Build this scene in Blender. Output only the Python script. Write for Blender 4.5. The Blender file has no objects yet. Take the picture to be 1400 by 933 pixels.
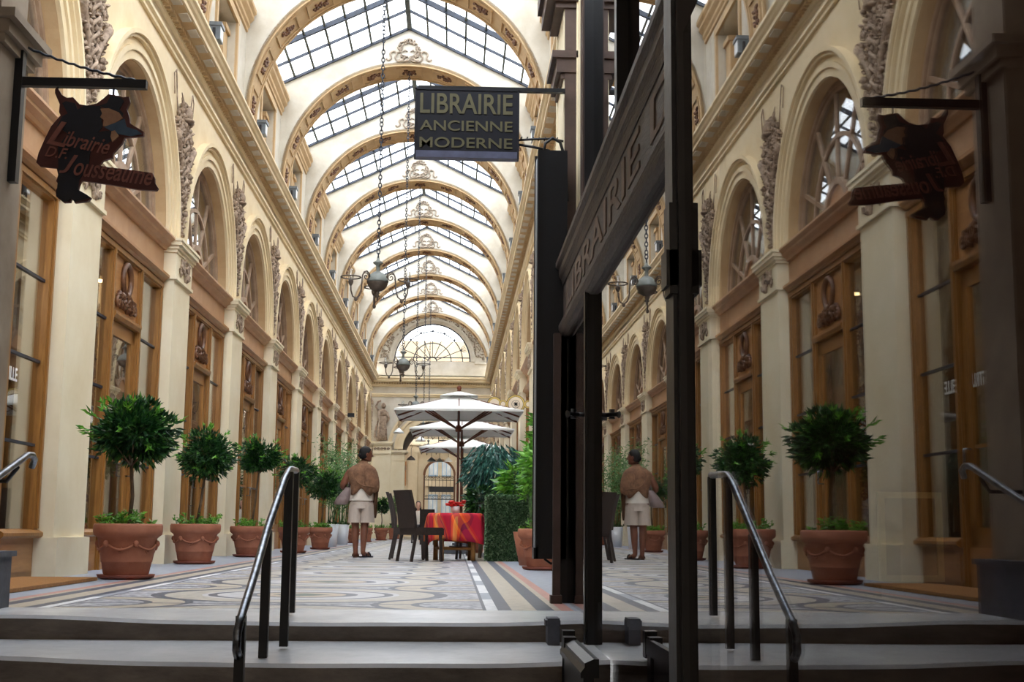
import bpy, bmesh, math, random
from mathutils import Vector, Matrix
PI=math.pi
random.seed(7)
C=bpy.data.collections.new('scene'); bpy.context.scene.collection.children.link(C)
sc=bpy.context.scene
XC=-1.02; Y0=7.75; BAY=4.24; H0=.456
# ------------------------------------------------------------------ materials
def lin(c):
    return tuple(((v/255)/12.92 if v/255<=.04045 else ((v/255+.055)/1.055)**2.4) for v in c)
def newmat(n):
    m=bpy.data.materials.new(n); m.use_nodes=True
    nt=m.node_tree; nt.nodes.clear()
    out=nt.nodes.new('ShaderNodeOutputMaterial')
    return m,nt,out
def mat(n,col,rough=.6,col2=None,scale=4,mix=.5,bump=0,bscale=30,metal=0,spec=.5,detail=6,stretch=None,trans=0,sheen=0):
    m,nt,out=newmat(n); N=nt.nodes; L=nt.links
    b=N.new('ShaderNodeBsdfPrincipled'); L.new(b.outputs[0],out.inputs[0])
    b.inputs['Roughness'].default_value=rough; b.inputs['Metallic'].default_value=metal
    b.inputs['Specular IOR Level'].default_value=spec
    tc=N.new('ShaderNodeTexCoord'); src=tc.outputs['Object']
    if stretch:
        mp=N.new('ShaderNodeMapping'); mp.inputs['Scale'].default_value=stretch; L.new(src,mp.inputs[0]); src=mp.outputs[0]
    a=lin(col)+(1,)
    if col2:
        t=N.new('ShaderNodeTexNoise'); t.inputs['Scale'].default_value=scale; t.inputs['Detail'].default_value=detail; t.inputs['Roughness'].default_value=.65
        L.new(src,t.inputs['Vector'])
        r=N.new('ShaderNodeValToRGB'); r.color_ramp.elements[0].position=.5-.22*mix*1.2; r.color_ramp.elements[1].position=.5+.22
        r.color_ramp.elements[0].color=lin(col2)+(1,); r.color_ramp.elements[1].color=a
        L.new(t.outputs['Fac'],r.inputs[0]); L.new(r.outputs[0],b.inputs['Base Color'])
    else: b.inputs['Base Color'].default_value=a
    if bump:
        t2=N.new('ShaderNodeTexNoise'); t2.inputs['Scale'].default_value=bscale; t2.inputs['Detail'].default_value=4
        L.new(src,t2.inputs['Vector'])
        bp=N.new('ShaderNodeBump'); bp.inputs['Strength'].default_value=bump; bp.inputs['Distance'].default_value=.01
        L.new(t2.outputs['Fac'],bp.inputs['Height']); L.new(bp.outputs[0],b.inputs['Normal'])
    return m
def glass(n,base=.04,gain=1.0,tint=(1,1,1),rough=0.0):
    m,nt,out=newmat(n); N=nt.nodes; L=nt.links
    g=N.new('ShaderNodeNewGeometry'); d=N.new('ShaderNodeVectorMath'); d.operation='DOT_PRODUCT'
    L.new(g.outputs['Normal'],d.inputs[0]); L.new(g.outputs['Incoming'],d.inputs[1])
    def mth(op,a,b=None):
        x=N.new('ShaderNodeMath'); x.operation=op
        for i,v in enumerate((a,b)):
            if v is None: continue
            if isinstance(v,(int,float)): x.inputs[i].default_value=v
            else: L.new(v,x.inputs[i])
        return x.outputs[0]
    c=mth('ABSOLUTE',d.outputs['Value']); q=mth('SUBTRACT',1.0,c); p=mth('POWER',q,5.0)
    f=mth('MULTIPLY',p,(1-base)); f=mth('ADD',f,base); f2=mth('MULTIPLY',f,gain); f2=mth('MINIMUM',f2,1.0)
    tr=N.new('ShaderNodeBsdfTransparent'); tr.inputs[0].default_value=tint+(1,)
    gl=N.new('ShaderNodeBsdfGlossy'); gl.inputs['Roughness'].default_value=rough
    mx=N.new('ShaderNodeMixShader'); L.new(f2,mx.inputs[0]); L.new(tr.outputs[0],mx.inputs[1]); L.new(gl.outputs[0],mx.inputs[2])
    L.new(mx.outputs[0],out.inputs[0]); return m
def emis(n,col,s):
    m,nt,out=newmat(n); e=nt.nodes.new('ShaderNodeEmission'); e.inputs[0].default_value=lin(col)+(1,); e.inputs[1].default_value=s
    nt.links.new(e.outputs[0],out.inputs[0]); return m
def leafmat(n,c1,c2,c3,sc_=16):
    m,nt,out=newmat(n); N=nt.nodes; L=nt.links
    b=N.new('ShaderNodeBsdfPrincipled'); b.inputs['Roughness'].default_value=.38
    tc=N.new('ShaderNodeTexCoord'); t=N.new('ShaderNodeTexNoise'); t.inputs['Scale'].default_value=sc_; t.inputs['Detail'].default_value=5
    L.new(tc.outputs['Object'],t.inputs['Vector'])
    r=N.new('ShaderNodeValToRGB'); e=r.color_ramp.elements; e[0].position=.34; e[0].color=lin(c1)+(1,); e[1].position=.7; e[1].color=lin(c3)+(1,)
    k=e.new(.5); k.color=lin(c2)+(1,)
    L.new(t.outputs['Fac'],r.inputs[0]); L.new(r.outputs[0],b.inputs['Base Color'])
    tl=N.new('ShaderNodeBsdfTranslucent'); L.new(r.outputs[0],tl.inputs[0])
    mx=N.new('ShaderNodeMixShader'); mx.inputs[0].default_value=.15; L.new(b.outputs[0],mx.inputs[1]); L.new(tl.outputs[0],mx.inputs[2])
    L.new(mx.outputs[0],out.inputs[0]); return m
M={}
M['plaster']=mat('cream_plaster',(232,216,184),.7,(212,190,148),1.1,.8,.15,14)
M['white']=mat('white_plaster',(212,206,194),.75,(178,168,148),1.7,1,.25,9,detail=9)
M['tan']=mat('tan_stone',(200,172,132),.7,(174,142,100),1.6,.8,.2,20)
M['shaft']=mat('pale_stone',(240,230,204),.65,(222,206,170),.9,.8,.1,14)
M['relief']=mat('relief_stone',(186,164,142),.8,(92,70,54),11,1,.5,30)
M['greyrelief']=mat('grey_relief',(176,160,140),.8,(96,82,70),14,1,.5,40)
M['oak']=mat('oak_wood',(168,118,58),.4,(124,80,34),5,.9,.15,20,stretch=(8,8,.7))
M['oakh']=mat('oak_panel',(186,136,84),.4,(154,104,58),4,.9,.1,20,stretch=(3,.6,5))
M['carved']=mat('carved_wood',(122,82,54),.45,(78,48,30),12,1,.3,40)
M['fascia']=mat('fascia_paint',(200,160,122),.5,(176,132,94),2,.9,.1,10)
M['brownframe']=mat('brown_window_frame',(176,152,130),.5,(140,112,88),4,.8,.1,20)
M['curtain']=mat('pale_curtain',(222,226,226),.9,(180,186,190),3,.8,.3,8,stretch=(1,6,.6))
M['blind']=mat('beige_blind',(196,178,146),.8,(180,160,128),2,.5)
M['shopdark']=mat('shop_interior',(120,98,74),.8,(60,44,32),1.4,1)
M['iron']=mat('painted_iron',(40,52,72),.45,(26,30,40),8,.7,.1,30)
M['dirtyiron']=mat('weathered_iron',(104,108,98),.7,(44,50,58),16,1,.3,40)
M['black']=mat('black_paint',(14,16,23),.42,(8,9,13),10,.6,.1,30)
M['steel']=mat('brushed_steel',(150,156,164),.28,(96,100,108),30,.6,0,metal=1)
M['darkwood']=mat('weathered_dark_wood',(92,80,74),.55,(36,30,30),3,1,.7,22,stretch=(6,.6,8))
M['letterwood']=mat('faded_lettering',(138,120,106),.7,(84,70,62),8,1,.4,30)
M['brownpaint_shade']=mat('brown_paint_and_shade',(84,64,56),.55,(58,42,36),4,.8,.2,20)
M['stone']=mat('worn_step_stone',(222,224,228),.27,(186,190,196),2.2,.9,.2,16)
M['riser']=mat('shaded_grimy_riser_stone',(128,116,104),.65,(62,52,46),3,1,.5,14,stretch=(1,1,3))  # tread stone made darker: grime, plus the risers' shade put into the colour
M['pier']=mat('grey_pier_stone',(176,160,140),.7,(128,110,92),1.4,1,.3,12)
M['block']=mat('grey_plinth_stone',(96,100,110),.7,(66,68,76),5,1,.4,20)
M['terra']=mat('terracotta',(172,112,86),.75,(142,86,64),5,.9,.2,30)
M['terradark']=mat('terracotta_dark',(138,74,56),.6,(110,56,42),5,.8)
M['whitepot']=mat('white_ceramic',(226,230,236),.5,None,bump=.6,bscale=40)
M['soil']=mat('soil',(60,44,32),.95,(30,22,16),30,1,.6,60)
M['leaf']=leafmat('dark_leaf',(16,46,24),(32,74,36),(84,136,54))
M['leafb']=leafmat('bright_leaf',(56,110,34),(96,160,50),(140,198,76))
M['leafteal']=leafmat('teal_leaf',(14,50,46),(40,96,84),(110,160,150))
M['leafsoft']=leafmat('soft_leaf',(50,90,46),(94,140,78),(150,185,120))
M['hedge']=leafmat('hedge_leaf',(26,54,30),(78,120,74),(180,202,166),34)
M['bark']=mat('bark',(112,92,70),.8,(70,56,42),12,1,.5,40)
M['canvas']=mat('white_canvas',(240,240,236),.8,(226,226,222),2,.6)
M['umwood']=mat('varnished_wood',(120,62,36),.4,(84,40,24),8,.8)
M['bamboo']=mat('bamboo',(176,128,72),.4,(138,94,48),6,.9,stretch=(2,2,1))
M['rattan']=mat('dark_rattan',(58,46,42),.5,(34,26,24),40,.9,.6,90)
M['skin']=mat('brown_skin',(134,84,62),.5,(112,66,48),6,.7)
M['skinpale']=mat('light_skin',(214,168,146),.5,(198,150,128),6,.6)
M['hair']=mat('black_hair',(22,18,20),.75,(14,12,14),20,.9,.4,60,stretch=(1,1,.3))
M['shawl']=mat('brown_shawl',(158,118,90),.95,(82,54,40),13,1,.8,70,detail=9)
M['short']=mat('beige_linen',(214,200,188),.8,(190,174,162),5,.8,.4,10,stretch=(2,2,.5))
M['shirt']=mat('cream_shirt',(236,228,216),.8,(214,204,192),4,.7,.3,12)
M['bagm']=mat('taupe_leather',(150,132,130),.55,(112,96,94),5,.9,.3,24)
M['brownl']=mat('brown_leather',(104,70,44),.5,(70,44,28),10,.9)
M['blackl']=mat('black_leather',(30,26,34),.35)
M['lampm']=mat('grey_lamp_metal',(136,142,138),.5,(104,108,104),6,.8,.1,20)
M['lampiron']=mat('rusty_lamp_iron',(96,84,74),.55,(62,52,46),14,1)
M['edge']=mat('grey_edge_glass',(150,158,166),.3)
M['frost']=mat('frosted_shade',(232,236,238),.3)
M['floodm']=mat('grey_floodlight',(120,128,134),.4,(90,96,102),8,.7)
M['mat']=mat('coir_mat',(166,118,66),.95,(130,86,44),40,1,.8,120)
M['signblue']=mat('navy_enamel',(14,17,34),.45,(9,11,22),5,.8)
M['signtext']=mat('olive_gold_letter',(106,100,68),.6,(90,86,62),12,.8)
M['signgrey']=mat('sign_strip_grey',(104,108,136),.5,(80,82,104),8,.8)
M['cutred']=mat('red_brown_sign_board',(94,40,32),.55,(64,28,26),7,1)
M['cutdark']=mat('dark_painted_figure',(22,26,40),.5,(14,16,24),7,.8)
M['cutpink']=mat('faded_pink_script',(150,92,76),.6,(112,62,54),10,.9)
M['cutface']=mat('painted_face',(176,132,98),.6,(140,98,72),10,.8)
M['cutblue']=mat('painted_blue_book',(66,88,106),.6,(44,60,78),8,.9)
M['letterwhite']=mat('white_vinyl',(226,226,222),.6)
M['gold']=mat('gold_paint',(206,176,96),.45)
M['creamsign']=mat('cream_disc',(234,218,196),.6)
M['facade']=mat('courtyard_limestone',(206,192,166),.75,(186,168,140),1,.8)
M['bluewin']=mat('pale_blue_shutters',(150,176,200),.5)
M['ironblack']=mat('wrought_iron',(30,30,34),.5)
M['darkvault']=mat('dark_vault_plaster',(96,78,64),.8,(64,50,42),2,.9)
M['red']=mat('red_petals',(212,36,26),.6,(170,20,18),14,.8)
M['redbook']=mat('red_cloth_spine',(140,28,26),.6)
M['winered']=mat('wine_paint_interior',(64,28,24),.7,(40,18,16),4,.8)
M['yellow']=mat('pale_yellow_frame',(206,196,140),.5)
M['paper']=mat('cream_paper',(196,186,160),.8)
M['shopglass']=glass('shop_glass',.05,1.35,(.95,.96,.95))
M['lunglass']=glass('lunette_glass',.16,1.4,(.93,.96,.97))
M['mirrorglass']=glass('old_plate_glass',.06,1.3,(.80,.78,.76),.0)
M['mirrorglassb']=glass('door_plate_glass',.06,1.25,(.80,.78,.76),.0)
M['secondglass']=glass('inner_pane_glass',.04,.35,(.8,.8,.8),.0)
M['roofglass']=glass('skylight_glass',.05,1.0,(.97,.98,1.0))
M['bulbglass']=glass('clear_lamp_glass',.15,1.3,(.9,.93,.95))
M['warmlamp']=emis('warm_spot_lamp',(255,214,150),6)
def glitter():
    m,nt,out=newmat('gold_bead_curtain'); N=nt.nodes;L=nt.links
    b=N.new('ShaderNodeBsdfPrincipled'); b.inputs['Roughness'].default_value=.3; b.inputs['Metallic'].default_value=.6
    tc=N.new('ShaderNodeTexCoord'); v=N.new('ShaderNodeTexVoronoi'); v.inputs['Scale'].default_value=26; L.new(tc.outputs['Object'],v.inputs['Vector'])
    r=N.new('ShaderNodeValToRGB'); r.color_ramp.elements[0].color=lin((240,190,110))+(1,); r.color_ramp.elements[1].color=lin((110,60,20))+(1,); r.color_ramp.elements[1].position=.5
    L.new(v.outputs['Distance'],r.inputs[0]); L.new(r.outputs[0],b.inputs['Base Color']); L.new(b.outputs[0],out.inputs[0]); return m
M['glitter']=glitter()
def tartan():
    m,nt,out=newmat('red_orange_cloth'); N=nt.nodes;L=nt.links
    b=N.new('ShaderNodeBsdfPrincipled'); b.inputs['Roughness'].default_value=.8; L.new(b.outputs[0],out.inputs[0])
    tc=N.new('ShaderNodeTexCoord')
    def wave(rot,s,c,cols,pos):
        mp=N.new('ShaderNodeMapping'); mp.inputs['Rotation'].default_value=rot; L.new(tc.outputs['Object'],mp.inputs[0])
        w=N.new('ShaderNodeTexWave'); w.inputs['Scale'].default_value=s; w.inputs['Distortion'].default_value=c; w.inputs['Detail'].default_value=1; L.new(mp.outputs[0],w.inputs['Vector'])
        r=N.new('ShaderNodeValToRGB'); r.color_ramp.interpolation='CONSTANT'
        e=r.color_ramp.elements; e[0].color=lin(cols[0])+(1,); e[1].color=lin(cols[1])+(1,); e[1].position=pos[0]
        for q,p in zip(cols[2:],pos[1:]): k=e.new(p); k.color=lin(q)+(1,)
        L.new(w.outputs['Fac'],r.inputs[0]); return r.outputs[0]
    a=wave((0,.5,.3),1.1,1.5,[(190,20,50),(226,50,30),(236,110,40),(150,20,70)],[.35,.6,.82])
    c=wave((.4,-.7,1.2),1.5,1,[(200,20,60),(120,20,60),(230,90,30),(240,170,70)],[.4,.65,.93])
    mx=N.new('ShaderNodeMixRGB'); mx.inputs[0].default_value=.5; L.new(a,mx.inputs[1]); L.new(c,mx.inputs[2]); L.new(mx.outputs[0],b.inputs['Base Color']); return m
M['cloth']=tartan()
def floormat():
    m,nt,out=newmat('mosaic_floor'); N=nt.nodes;L=nt.links
    b=N.new('ShaderNodeBsdfPrincipled'); b.inputs['Roughness'].default_value=.42; L.new(b.outputs[0],out.inputs[0])
    tc=N.new('ShaderNodeTexCoord'); sp=N.new('ShaderNodeSeparateXYZ'); L.new(tc.outputs['Object'],sp.inputs[0])
    def mt(op,a,b_=0,c_=0):
        x=N.new('ShaderNodeMath'); x.operation=op
        for i,v in enumerate((a,b_,c_)):
            if isinstance(v,(int,float)): x.inputs[i].default_value=v
            else: L.new(v,x.inputs[i])
        return x.outputs[0]
    X=sp.outputs[0];Y=sp.outputs[1]
    u=mt('ABSOLUTE',X)
    def band(v,a,c): return mt('MULTIPLY',mt('GREATER_THAN',v,a),mt('LESS_THAN',v,c))
    P=2.12
    yy=mt('SUBTRACT',mt('MODULO',mt('ADD',Y,200*P),P),P/2)
    r=mt('SQRT',mt('ADD',mt('MULTIPLY',X,X),mt('MULTIPLY',yy,yy)))
    ux=mt('SUBTRACT',u,1.2); yh=mt('SUBTRACT',mt('MODULO',mt('ADD',Y,200*P+P/2),P),P/2)
    r2=mt('SQRT',mt('ADD',mt('MULTIPLY',ux,ux),mt('MULTIPLY',yh,yh)))
    n=N.new('ShaderNodeTexNoise'); n.inputs['Scale'].default_value=16; n.inputs['Detail'].default_value=5; L.new(tc.outputs['Object'],n.inputs['Vector'])
    vo=N.new('ShaderNodeTexVoronoi'); vo.inputs['Scale'].default_value=38; L.new(tc.outputs['Object'],vo.inputs['Vector'])
    fan=N.new('ShaderNodeTexWave'); fan.wave_type='RINGS'; fan.inputs['Scale'].default_value=3.2; fan.inputs['Distortion'].default_value=9; fan.inputs['Detail Scale'].default_value=3; L.new(tc.outputs['Object'],fan.inputs['Vector'])
    col=N.new('ShaderNodeMixRGB'); L.new(fan.outputs['Fac'],col.inputs[0]); col.inputs[1].default_value=lin((118,124,138))+(1,); col.inputs[2].default_value=lin((206,206,212))+(1,)
    cur=col.outputs[0]
    def over(mask,c):
        nonlocal cur
        x=N.new('ShaderNodeMixRGB'); L.new(mask,x.inputs[0]); L.new(cur,x.inputs[1]); x.inputs[2].default_value=lin(c)+(1,); cur=x.outputs[0]
    BE=(186,176,160);DK=(78,84,100);WH=(232,234,238);RD=(190,138,128);GR=(158,166,180)
    over(band(r2,.42,.62),BE);over(band(r2,.38,.43),DK);over(band(r2,.62,.67),DK)
    over(mt('LESS_THAN',r,.98),(196,196,200));over(band(r,.66,.9),(184,178,168));over(band(r,.9,.99),DK);over(band(r,.56,.62),DK)
    over(band(r,.3,.38),DK);over(mt('LESS_THAN',r,.3),(186,170,150));over(mt('LESS_THAN',mt('ADD',mt('ABSOLUTE',X),mt('ABSOLUTE',yy)),.2),(70,92,84))
    over(band(mt('ABSOLUTE',yh),.0,.03),DK)
    over(band(u,1.2,9),GR);over(mt('MULTIPLY',band(u,1.215,1.28),mt('GREATER_THAN',mt('ABSOLUTE',yy),.42)),WH);over(band(u,1.195,1.215),DK);over(band(u,1.28,1.36),DK);over(band(u,1.36,1.5),BE);over(band(u,1.5,1.6),DK);over(band(u,1.6,1.64),BE);over(band(u,1.64,1.71),RD);over(mt('GREATER_THAN',u,1.71),GR)
    over(band(Y,-99,-.45),BE) if False else None
    mlt=N.new('ShaderNodeMixRGB'); mlt.blend_type='MULTIPLY'; mlt.inputs[0].default_value=.55
    rr=N.new('ShaderNodeValToRGB'); rr.color_ramp.elements[0].color=(.55,.55,.57,1); rr.color_ramp.elements[1].color=(1.05,1.05,1.05,1); rr.color_ramp.elements[0].position=.3; rr.color_ramp.elements[1].position=.65
    L.new(n.outputs['Fac'],rr.inputs[0]); L.new(cur,mlt.inputs[1]); L.new(rr.outputs[0],mlt.inputs[2]); L.new(mlt.outputs[0],b.inputs['Base Color'])
    bp=N.new('ShaderNodeBump'); bp.inputs['Strength'].default_value=.25; bp.inputs['Distance'].default_value=.004; L.new(vo.outputs['Distance'],bp.inputs['Height']); L.new(bp.outputs[0],b.inputs['Normal'])
    return m
M['floor']=floormat()
# ------------------------------------------------------------------ mesh builder
class MB:
    def __init__(s): s.v=[]; s.f=[]; s.sm=[]
    def add(s,vs,fs,smooth=False):
        o=len(s.v); s.v.extend([tuple(p) for p in vs]); s.f.extend([tuple(i+o for i in f) for f in fs]); s.sm.extend([smooth]*len(fs)); return s
    def box(s,x0,x1,y0,y1,z0,z1):
        vs=[(x,y,z) for x in (x0,x1) for y in (y0,y1) for z in (z0,z1)]
        return s.add(vs,[(0,1,3,2),(4,6,7,5),(0,4,5,1),(2,3,7,6),(0,2,6,4),(1,5,7,3)])
    def beam(s,a,b,w,h,up=(0,0,1)):
        a=Vector(a);b=Vector(b);d=(b-a).normalized();u=Vector(up)
        r=d.cross(u)
        if r.length<1e-4: r=d.cross(Vector((1,0,0)))
        r.normalize();u=r.cross(d).normalized()
        vs=[p+r*i*w/2+u*j*h/2 for p in (a,b) for i,j in ((-1,-1),(1,-1),(1,1),(-1,1))]
        return s.add(vs,[(3,2,1,0),(4,5,6,7),(0,1,5,4),(1,2,6,5),(2,3,7,6),(3,0,4,7)])
    def profile_y(s,pts,y0,y1):   # closed polygon in XZ extruded along Y
        n=len(pts); vs=[(x,y0,z) for x,z in pts]+[(x,y1,z) for x,z in pts]
        return s.add(vs,[tuple(range(n))[::-1],tuple(range(n,2*n))]+[(i,(i+1)%n,n+(i+1)%n,n+i) for i in range(n)])
    def profile_x(s,pts,x0,x1):
        n=len(pts); vs=[(x0,y,z) for y,z in pts]+[(x1,y,z) for y,z in pts]
        return s.add(vs,[tuple(range(n)),tuple(range(n,2*n))[::-1]]+[(i,n+i,n+(i+1)%n,(i+1)%n) for i in range(n)])
    def tube(s,pts,r,n=8,close=False,cap=True):
        pts=[Vector(p) for p in pts]; m=len(pts); rr=r if isinstance(r,(list,tuple)) else [r]*m
        vs=[];ref=None
        for i,p in enumerate(pts):
            d=(pts[(i+1)%m]-pts[i-1]) if close else (pts[min(i+1,m-1)]-pts[max(i-1,0)])
            if d.length<1e-9: d=Vector((0,0,1))
            d.normalize()
            if ref is None: ref=Vector((0,0,1)) if abs(d.z)<.9 else Vector((1,0,0))
            a=d.cross(ref)
            if a.length<1e-3: a=d.cross(Vector((.3,1,.2)))
            a.normalize(); b=a.cross(d).normalized(); ref=b
            vs+=[p+(a*math.cos(2*PI*k/n)+b*math.sin(2*PI*k/n))*rr[i] for k in range(n)]
        fs=[]
        for i in range(m if close else m-1):
            j=(i+1)%m
            fs+=[(i*n+k,i*n+(k+1)%n,j*n+(k+1)%n,j*n+k) for k in range(n)]
        s.add(vs,fs,True)
        if cap and not close:
            o=len(s.v)-len(vs); s.f+= [tuple(o+k for k in range(n))[::-1],tuple(o+(m-1)*n+k for k in range(n))]; s.sm+=[False,False]
        return s
    def lathe(s,prof,c=(0,0,0),n=24,sx=1,sy=1,smooth=True):
        vs=[];m=len(prof)
        for r,z in prof: vs+=[(c[0]+r*sx*math.cos(2*PI*k/n),c[1]+r*sy*math.sin(2*PI*k/n),c[2]+z) for k in range(n)]
        fs=[(i*n+k,i*n+(k+1)%n,(i+1)*n+(k+1)%n,(i+1)*n+k) for i in range(m-1) for k in range(n)]
        s.add(vs,fs,smooth)
        o=len(s.v)-len(vs)
        if prof[0][0]>1e-4: s.f.append(tuple(o+k for k in range(n))[::-1]); s.sm.append(False)
        if prof[-1][0]>1e-4: s.f.append(tuple(o+(m-1)*n+k for k in range(n))); s.sm.append(False)
        return s
    def ell(s,c,r,n=8,m=6,rot=None):
        vs=[];c=Vector(c)
        for i in range(m+1):
            t=PI*i/m
            for k in range(n):
                p=Vector((r[0]*math.sin(t)*math.cos(2*PI*k/n),r[1]*math.sin(t)*math.sin(2*PI*k/n),r[2]*math.cos(t)))
                if rot: p=rot@p
                vs.append(c+p)
        return s.add(vs,[(i*n+k,(i+1)*n+k,(i+1)*n+(k+1)%n,i*n+(k+1)%n) for i in range(m) for k in range(n)],True)
    def loft(s,rings,cap=True,smooth=True):   # rings: list of equal-length lists
        n=len(rings[0]); vs=[p for r in rings for p in r]
        fs=[(i*n+k,i*n+(k+1)%n,(i+1)*n+(k+1)%n,(i+1)*n+k) for i in range(len(rings)-1) for k in range(n)]
        s.add(vs,fs,smooth)
        if cap:
            o=len(s.v)-len(vs); s.f+=[tuple(o+k for k in range(n))[::-1],tuple(o+(len(rings)-1)*n+k for k in range(n))]; s.sm+=[False,False]
        return s
    def arcband(s,cy,cz,r0,r1,x0,x1,a0=0,a1=PI,n=32,ax='x'):  # rectangular section arc in plane YZ (ax='x') or XZ
        vs=[]
        for i in range(n+1):
            a=a0+(a1-a0)*i/n
            for r,x in ((r0,x0),(r1,x0),(r1,x1),(r0,x1)):
                p=(x,cy+r*math.cos(a),cz+r*math.sin(a)) if ax=='x' else (cy+r*math.cos(a),x,cz+r*math.sin(a))
                vs.append(p)
        fs=[]
        for i in range(n):
            for k in range(4): fs.append((i*4+k,i*4+(k+1)%4,(i+1)*4+(k+1)%4,(i+1)*4+k))
        fs+=[(3,2,1,0),(n*4,n*4+1,n*4+2,n*4+3)]
        return s.add(vs,fs)
    def leaf(s,p,d,l,w,rnd=random):
        d=Vector(d).normalized(); u=Vector((rnd.uniform(-1,1),rnd.uniform(-1,1),rnd.uniform(-1,1))); a=d.cross(u)
        if a.length<1e-3: return s
        a.normalize(); nn=a.cross(d); p=Vector(p)
        return s.add([p,p+d*l*.4+a*w/2+nn*l*.08,p+d*l-nn*l*.1,p+d*l*.4-a*w/2+nn*l*.08],[(0,1,2,3)],False)
    def build(s,name,m,parent=None,loc=None,fix=True):
        me=bpy.data.meshes.new(name); me.from_pydata([tuple(v) for v in s.v],[],s.f); me.update()
        me.polygons.foreach_set('use_smooth',s.sm)
        if fix:
            bm=bmesh.new(); bm.from_mesh(me); bmesh.ops.recalc_face_normals(bm,faces=bm.faces); bm.to_mesh(me); bm.free()
        me.materials.append(M[m] if isinstance(m,str) else m)
        o=bpy.data.objects.new(name,me); C.objects.link(o)
        if parent: o.parent=parent
        if loc: o.location=loc
        return o
def stuffy(o): o['kind']='stuff'; return o
def tag(o,label=None,cat=None,group=None,kind=None):
    if label: o['label']=label
    if cat: o['category']=cat
    if group: o['group']=group
    if kind: o['kind']=kind
    return o
def empty(name,loc=(0,0,0),rz=0):
    o=bpy.data.objects.new(name,None); o.empty_display_size=.1; C.objects.link(o); o.location=loc; o.rotation_euler=(0,0,rz); return o
def dup(o,parent=None):
    c=o.copy(); C.objects.link(c)
    if parent: c.parent=parent
    for ch in list(o.children): dup(ch,c)
    return c
def textmesh(name,txt,size,m,depth=.004,bold=0,shear=0,parent=None,M4=None,align='CENTER',sx=1,space=1):
    cu=bpy.data.curves.new(name,'FONT'); cu.body=txt; cu.size=size; cu.extrude=depth; cu.offset=bold; cu.shear=shear; cu.align_x=align; cu.align_y='CENTER'; cu.space_character=space
    t=bpy.data.objects.new(name,cu); C.objects.link(t)
    dg=bpy.context.evaluated_depsgraph_get(); dg.update()
    me=bpy.data.meshes.new_from_object(t.evaluated_get(dg)); bpy.data.objects.remove(t); me.name=name
    me.transform((M4 or Matrix())@Matrix.Diagonal((sx,1,1,1)))
    me.materials.clear(); me.materials.append(M[m]); o=bpy.data.objects.new(name,me); C.objects.link(o)
    if parent: o.parent=parent
    return o
def textM(pos,xdir,ydir):
    x=Vector(xdir).normalized();y=Vector(ydir).normalized();z=x.cross(y)
    R=Matrix((x,y,z)).transposed().to_4x4(); R.translation=Vector(pos); return R
def fitM(pos,xdir,ydir,w,h,txt,bold,shear):
    cu=bpy.data.curves.new('m','FONT'); cu.body=txt; cu.offset=bold; cu.shear=shear; cu.size=1
    t=bpy.data.objects.new('m',cu); C.objects.link(t); dg=bpy.context.evaluated_depsgraph_get(); dg.update()
    me=bpy.data.meshes.new_from_object(t.evaluated_get(dg)); xs=[v.co.x for v in me.vertices]; ys=[v.co.y for v in me.vertices]
    bpy.data.objects.remove(t); bpy.data.meshes.remove(me)
    return (min(xs),max(xs),min(ys),max(ys))
def fittext(name,txt,w,h,m,depth,bold,shear,parent,pos,xdir,ydir):
    # lettering scaled to a measured width and height, pos = lower left corner
    x0,x1,y0,y1=fitM(pos,xdir,ydir,w,h,txt,bold,shear)
    sx=w/(x1-x0); sy=h/(y1-y0)
    cu=bpy.data.curves.new(name,'FONT'); cu.body=txt; cu.size=1; cu.extrude=1; cu.offset=bold; cu.shear=shear
    t=bpy.data.objects.new(name,cu); C.objects.link(t); dg=bpy.context.evaluated_depsgraph_get(); dg.update()
    me=bpy.data.meshes.new_from_object(t.evaluated_get(dg)); bpy.data.objects.remove(t); me.name=name
    me.transform(textM(pos,xdir,ydir)@Matrix.Diagonal((sx,sy,depth,1))@Matrix.Translation((-x0,-y0,0)))
    me.materials.clear(); me.materials.append(M[m]); o=bpy.data.objects.new(name,me); C.objects.link(o)
    if parent: o.parent=parent
    return o
ORD=['first','second','third','fourth','fifth','sixth','seventh','eighth','ninth','tenth','eleventh','twelfth']
# ------------------------------------------------------------------ camera
def basis():
    yaw,pit,rol=.0441,.1458,.0093
    def tr(x,u,d):
        c,s=math.cos(pit),math.sin(pit); y=d*c-u*s; z=d*s+u*c
        c,s=math.cos(yaw),math.sin(yaw); return Vector((x*c+y*s,-x*s+y*c,z))
    c,s=math.cos(rol),math.sin(rol)
    R=tr(c,s,0); U=tr(-s,c,0); F=tr(0,0,1); return R,U,F
R_,U_,F_=basis()
cam=bpy.data.cameras.new('camera'); cam.lens=45; cam.sensor_width=36; cam.clip_start=.05; cam.clip_end=300
co=bpy.data.objects.new('camera',cam); C.objects.link(co)
mw=Matrix((R_,U_,-F_)).transposed().to_4x4(); mw.translation=Vector((0,0,H0)); co.matrix_world=mw
sc.camera=co
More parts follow.
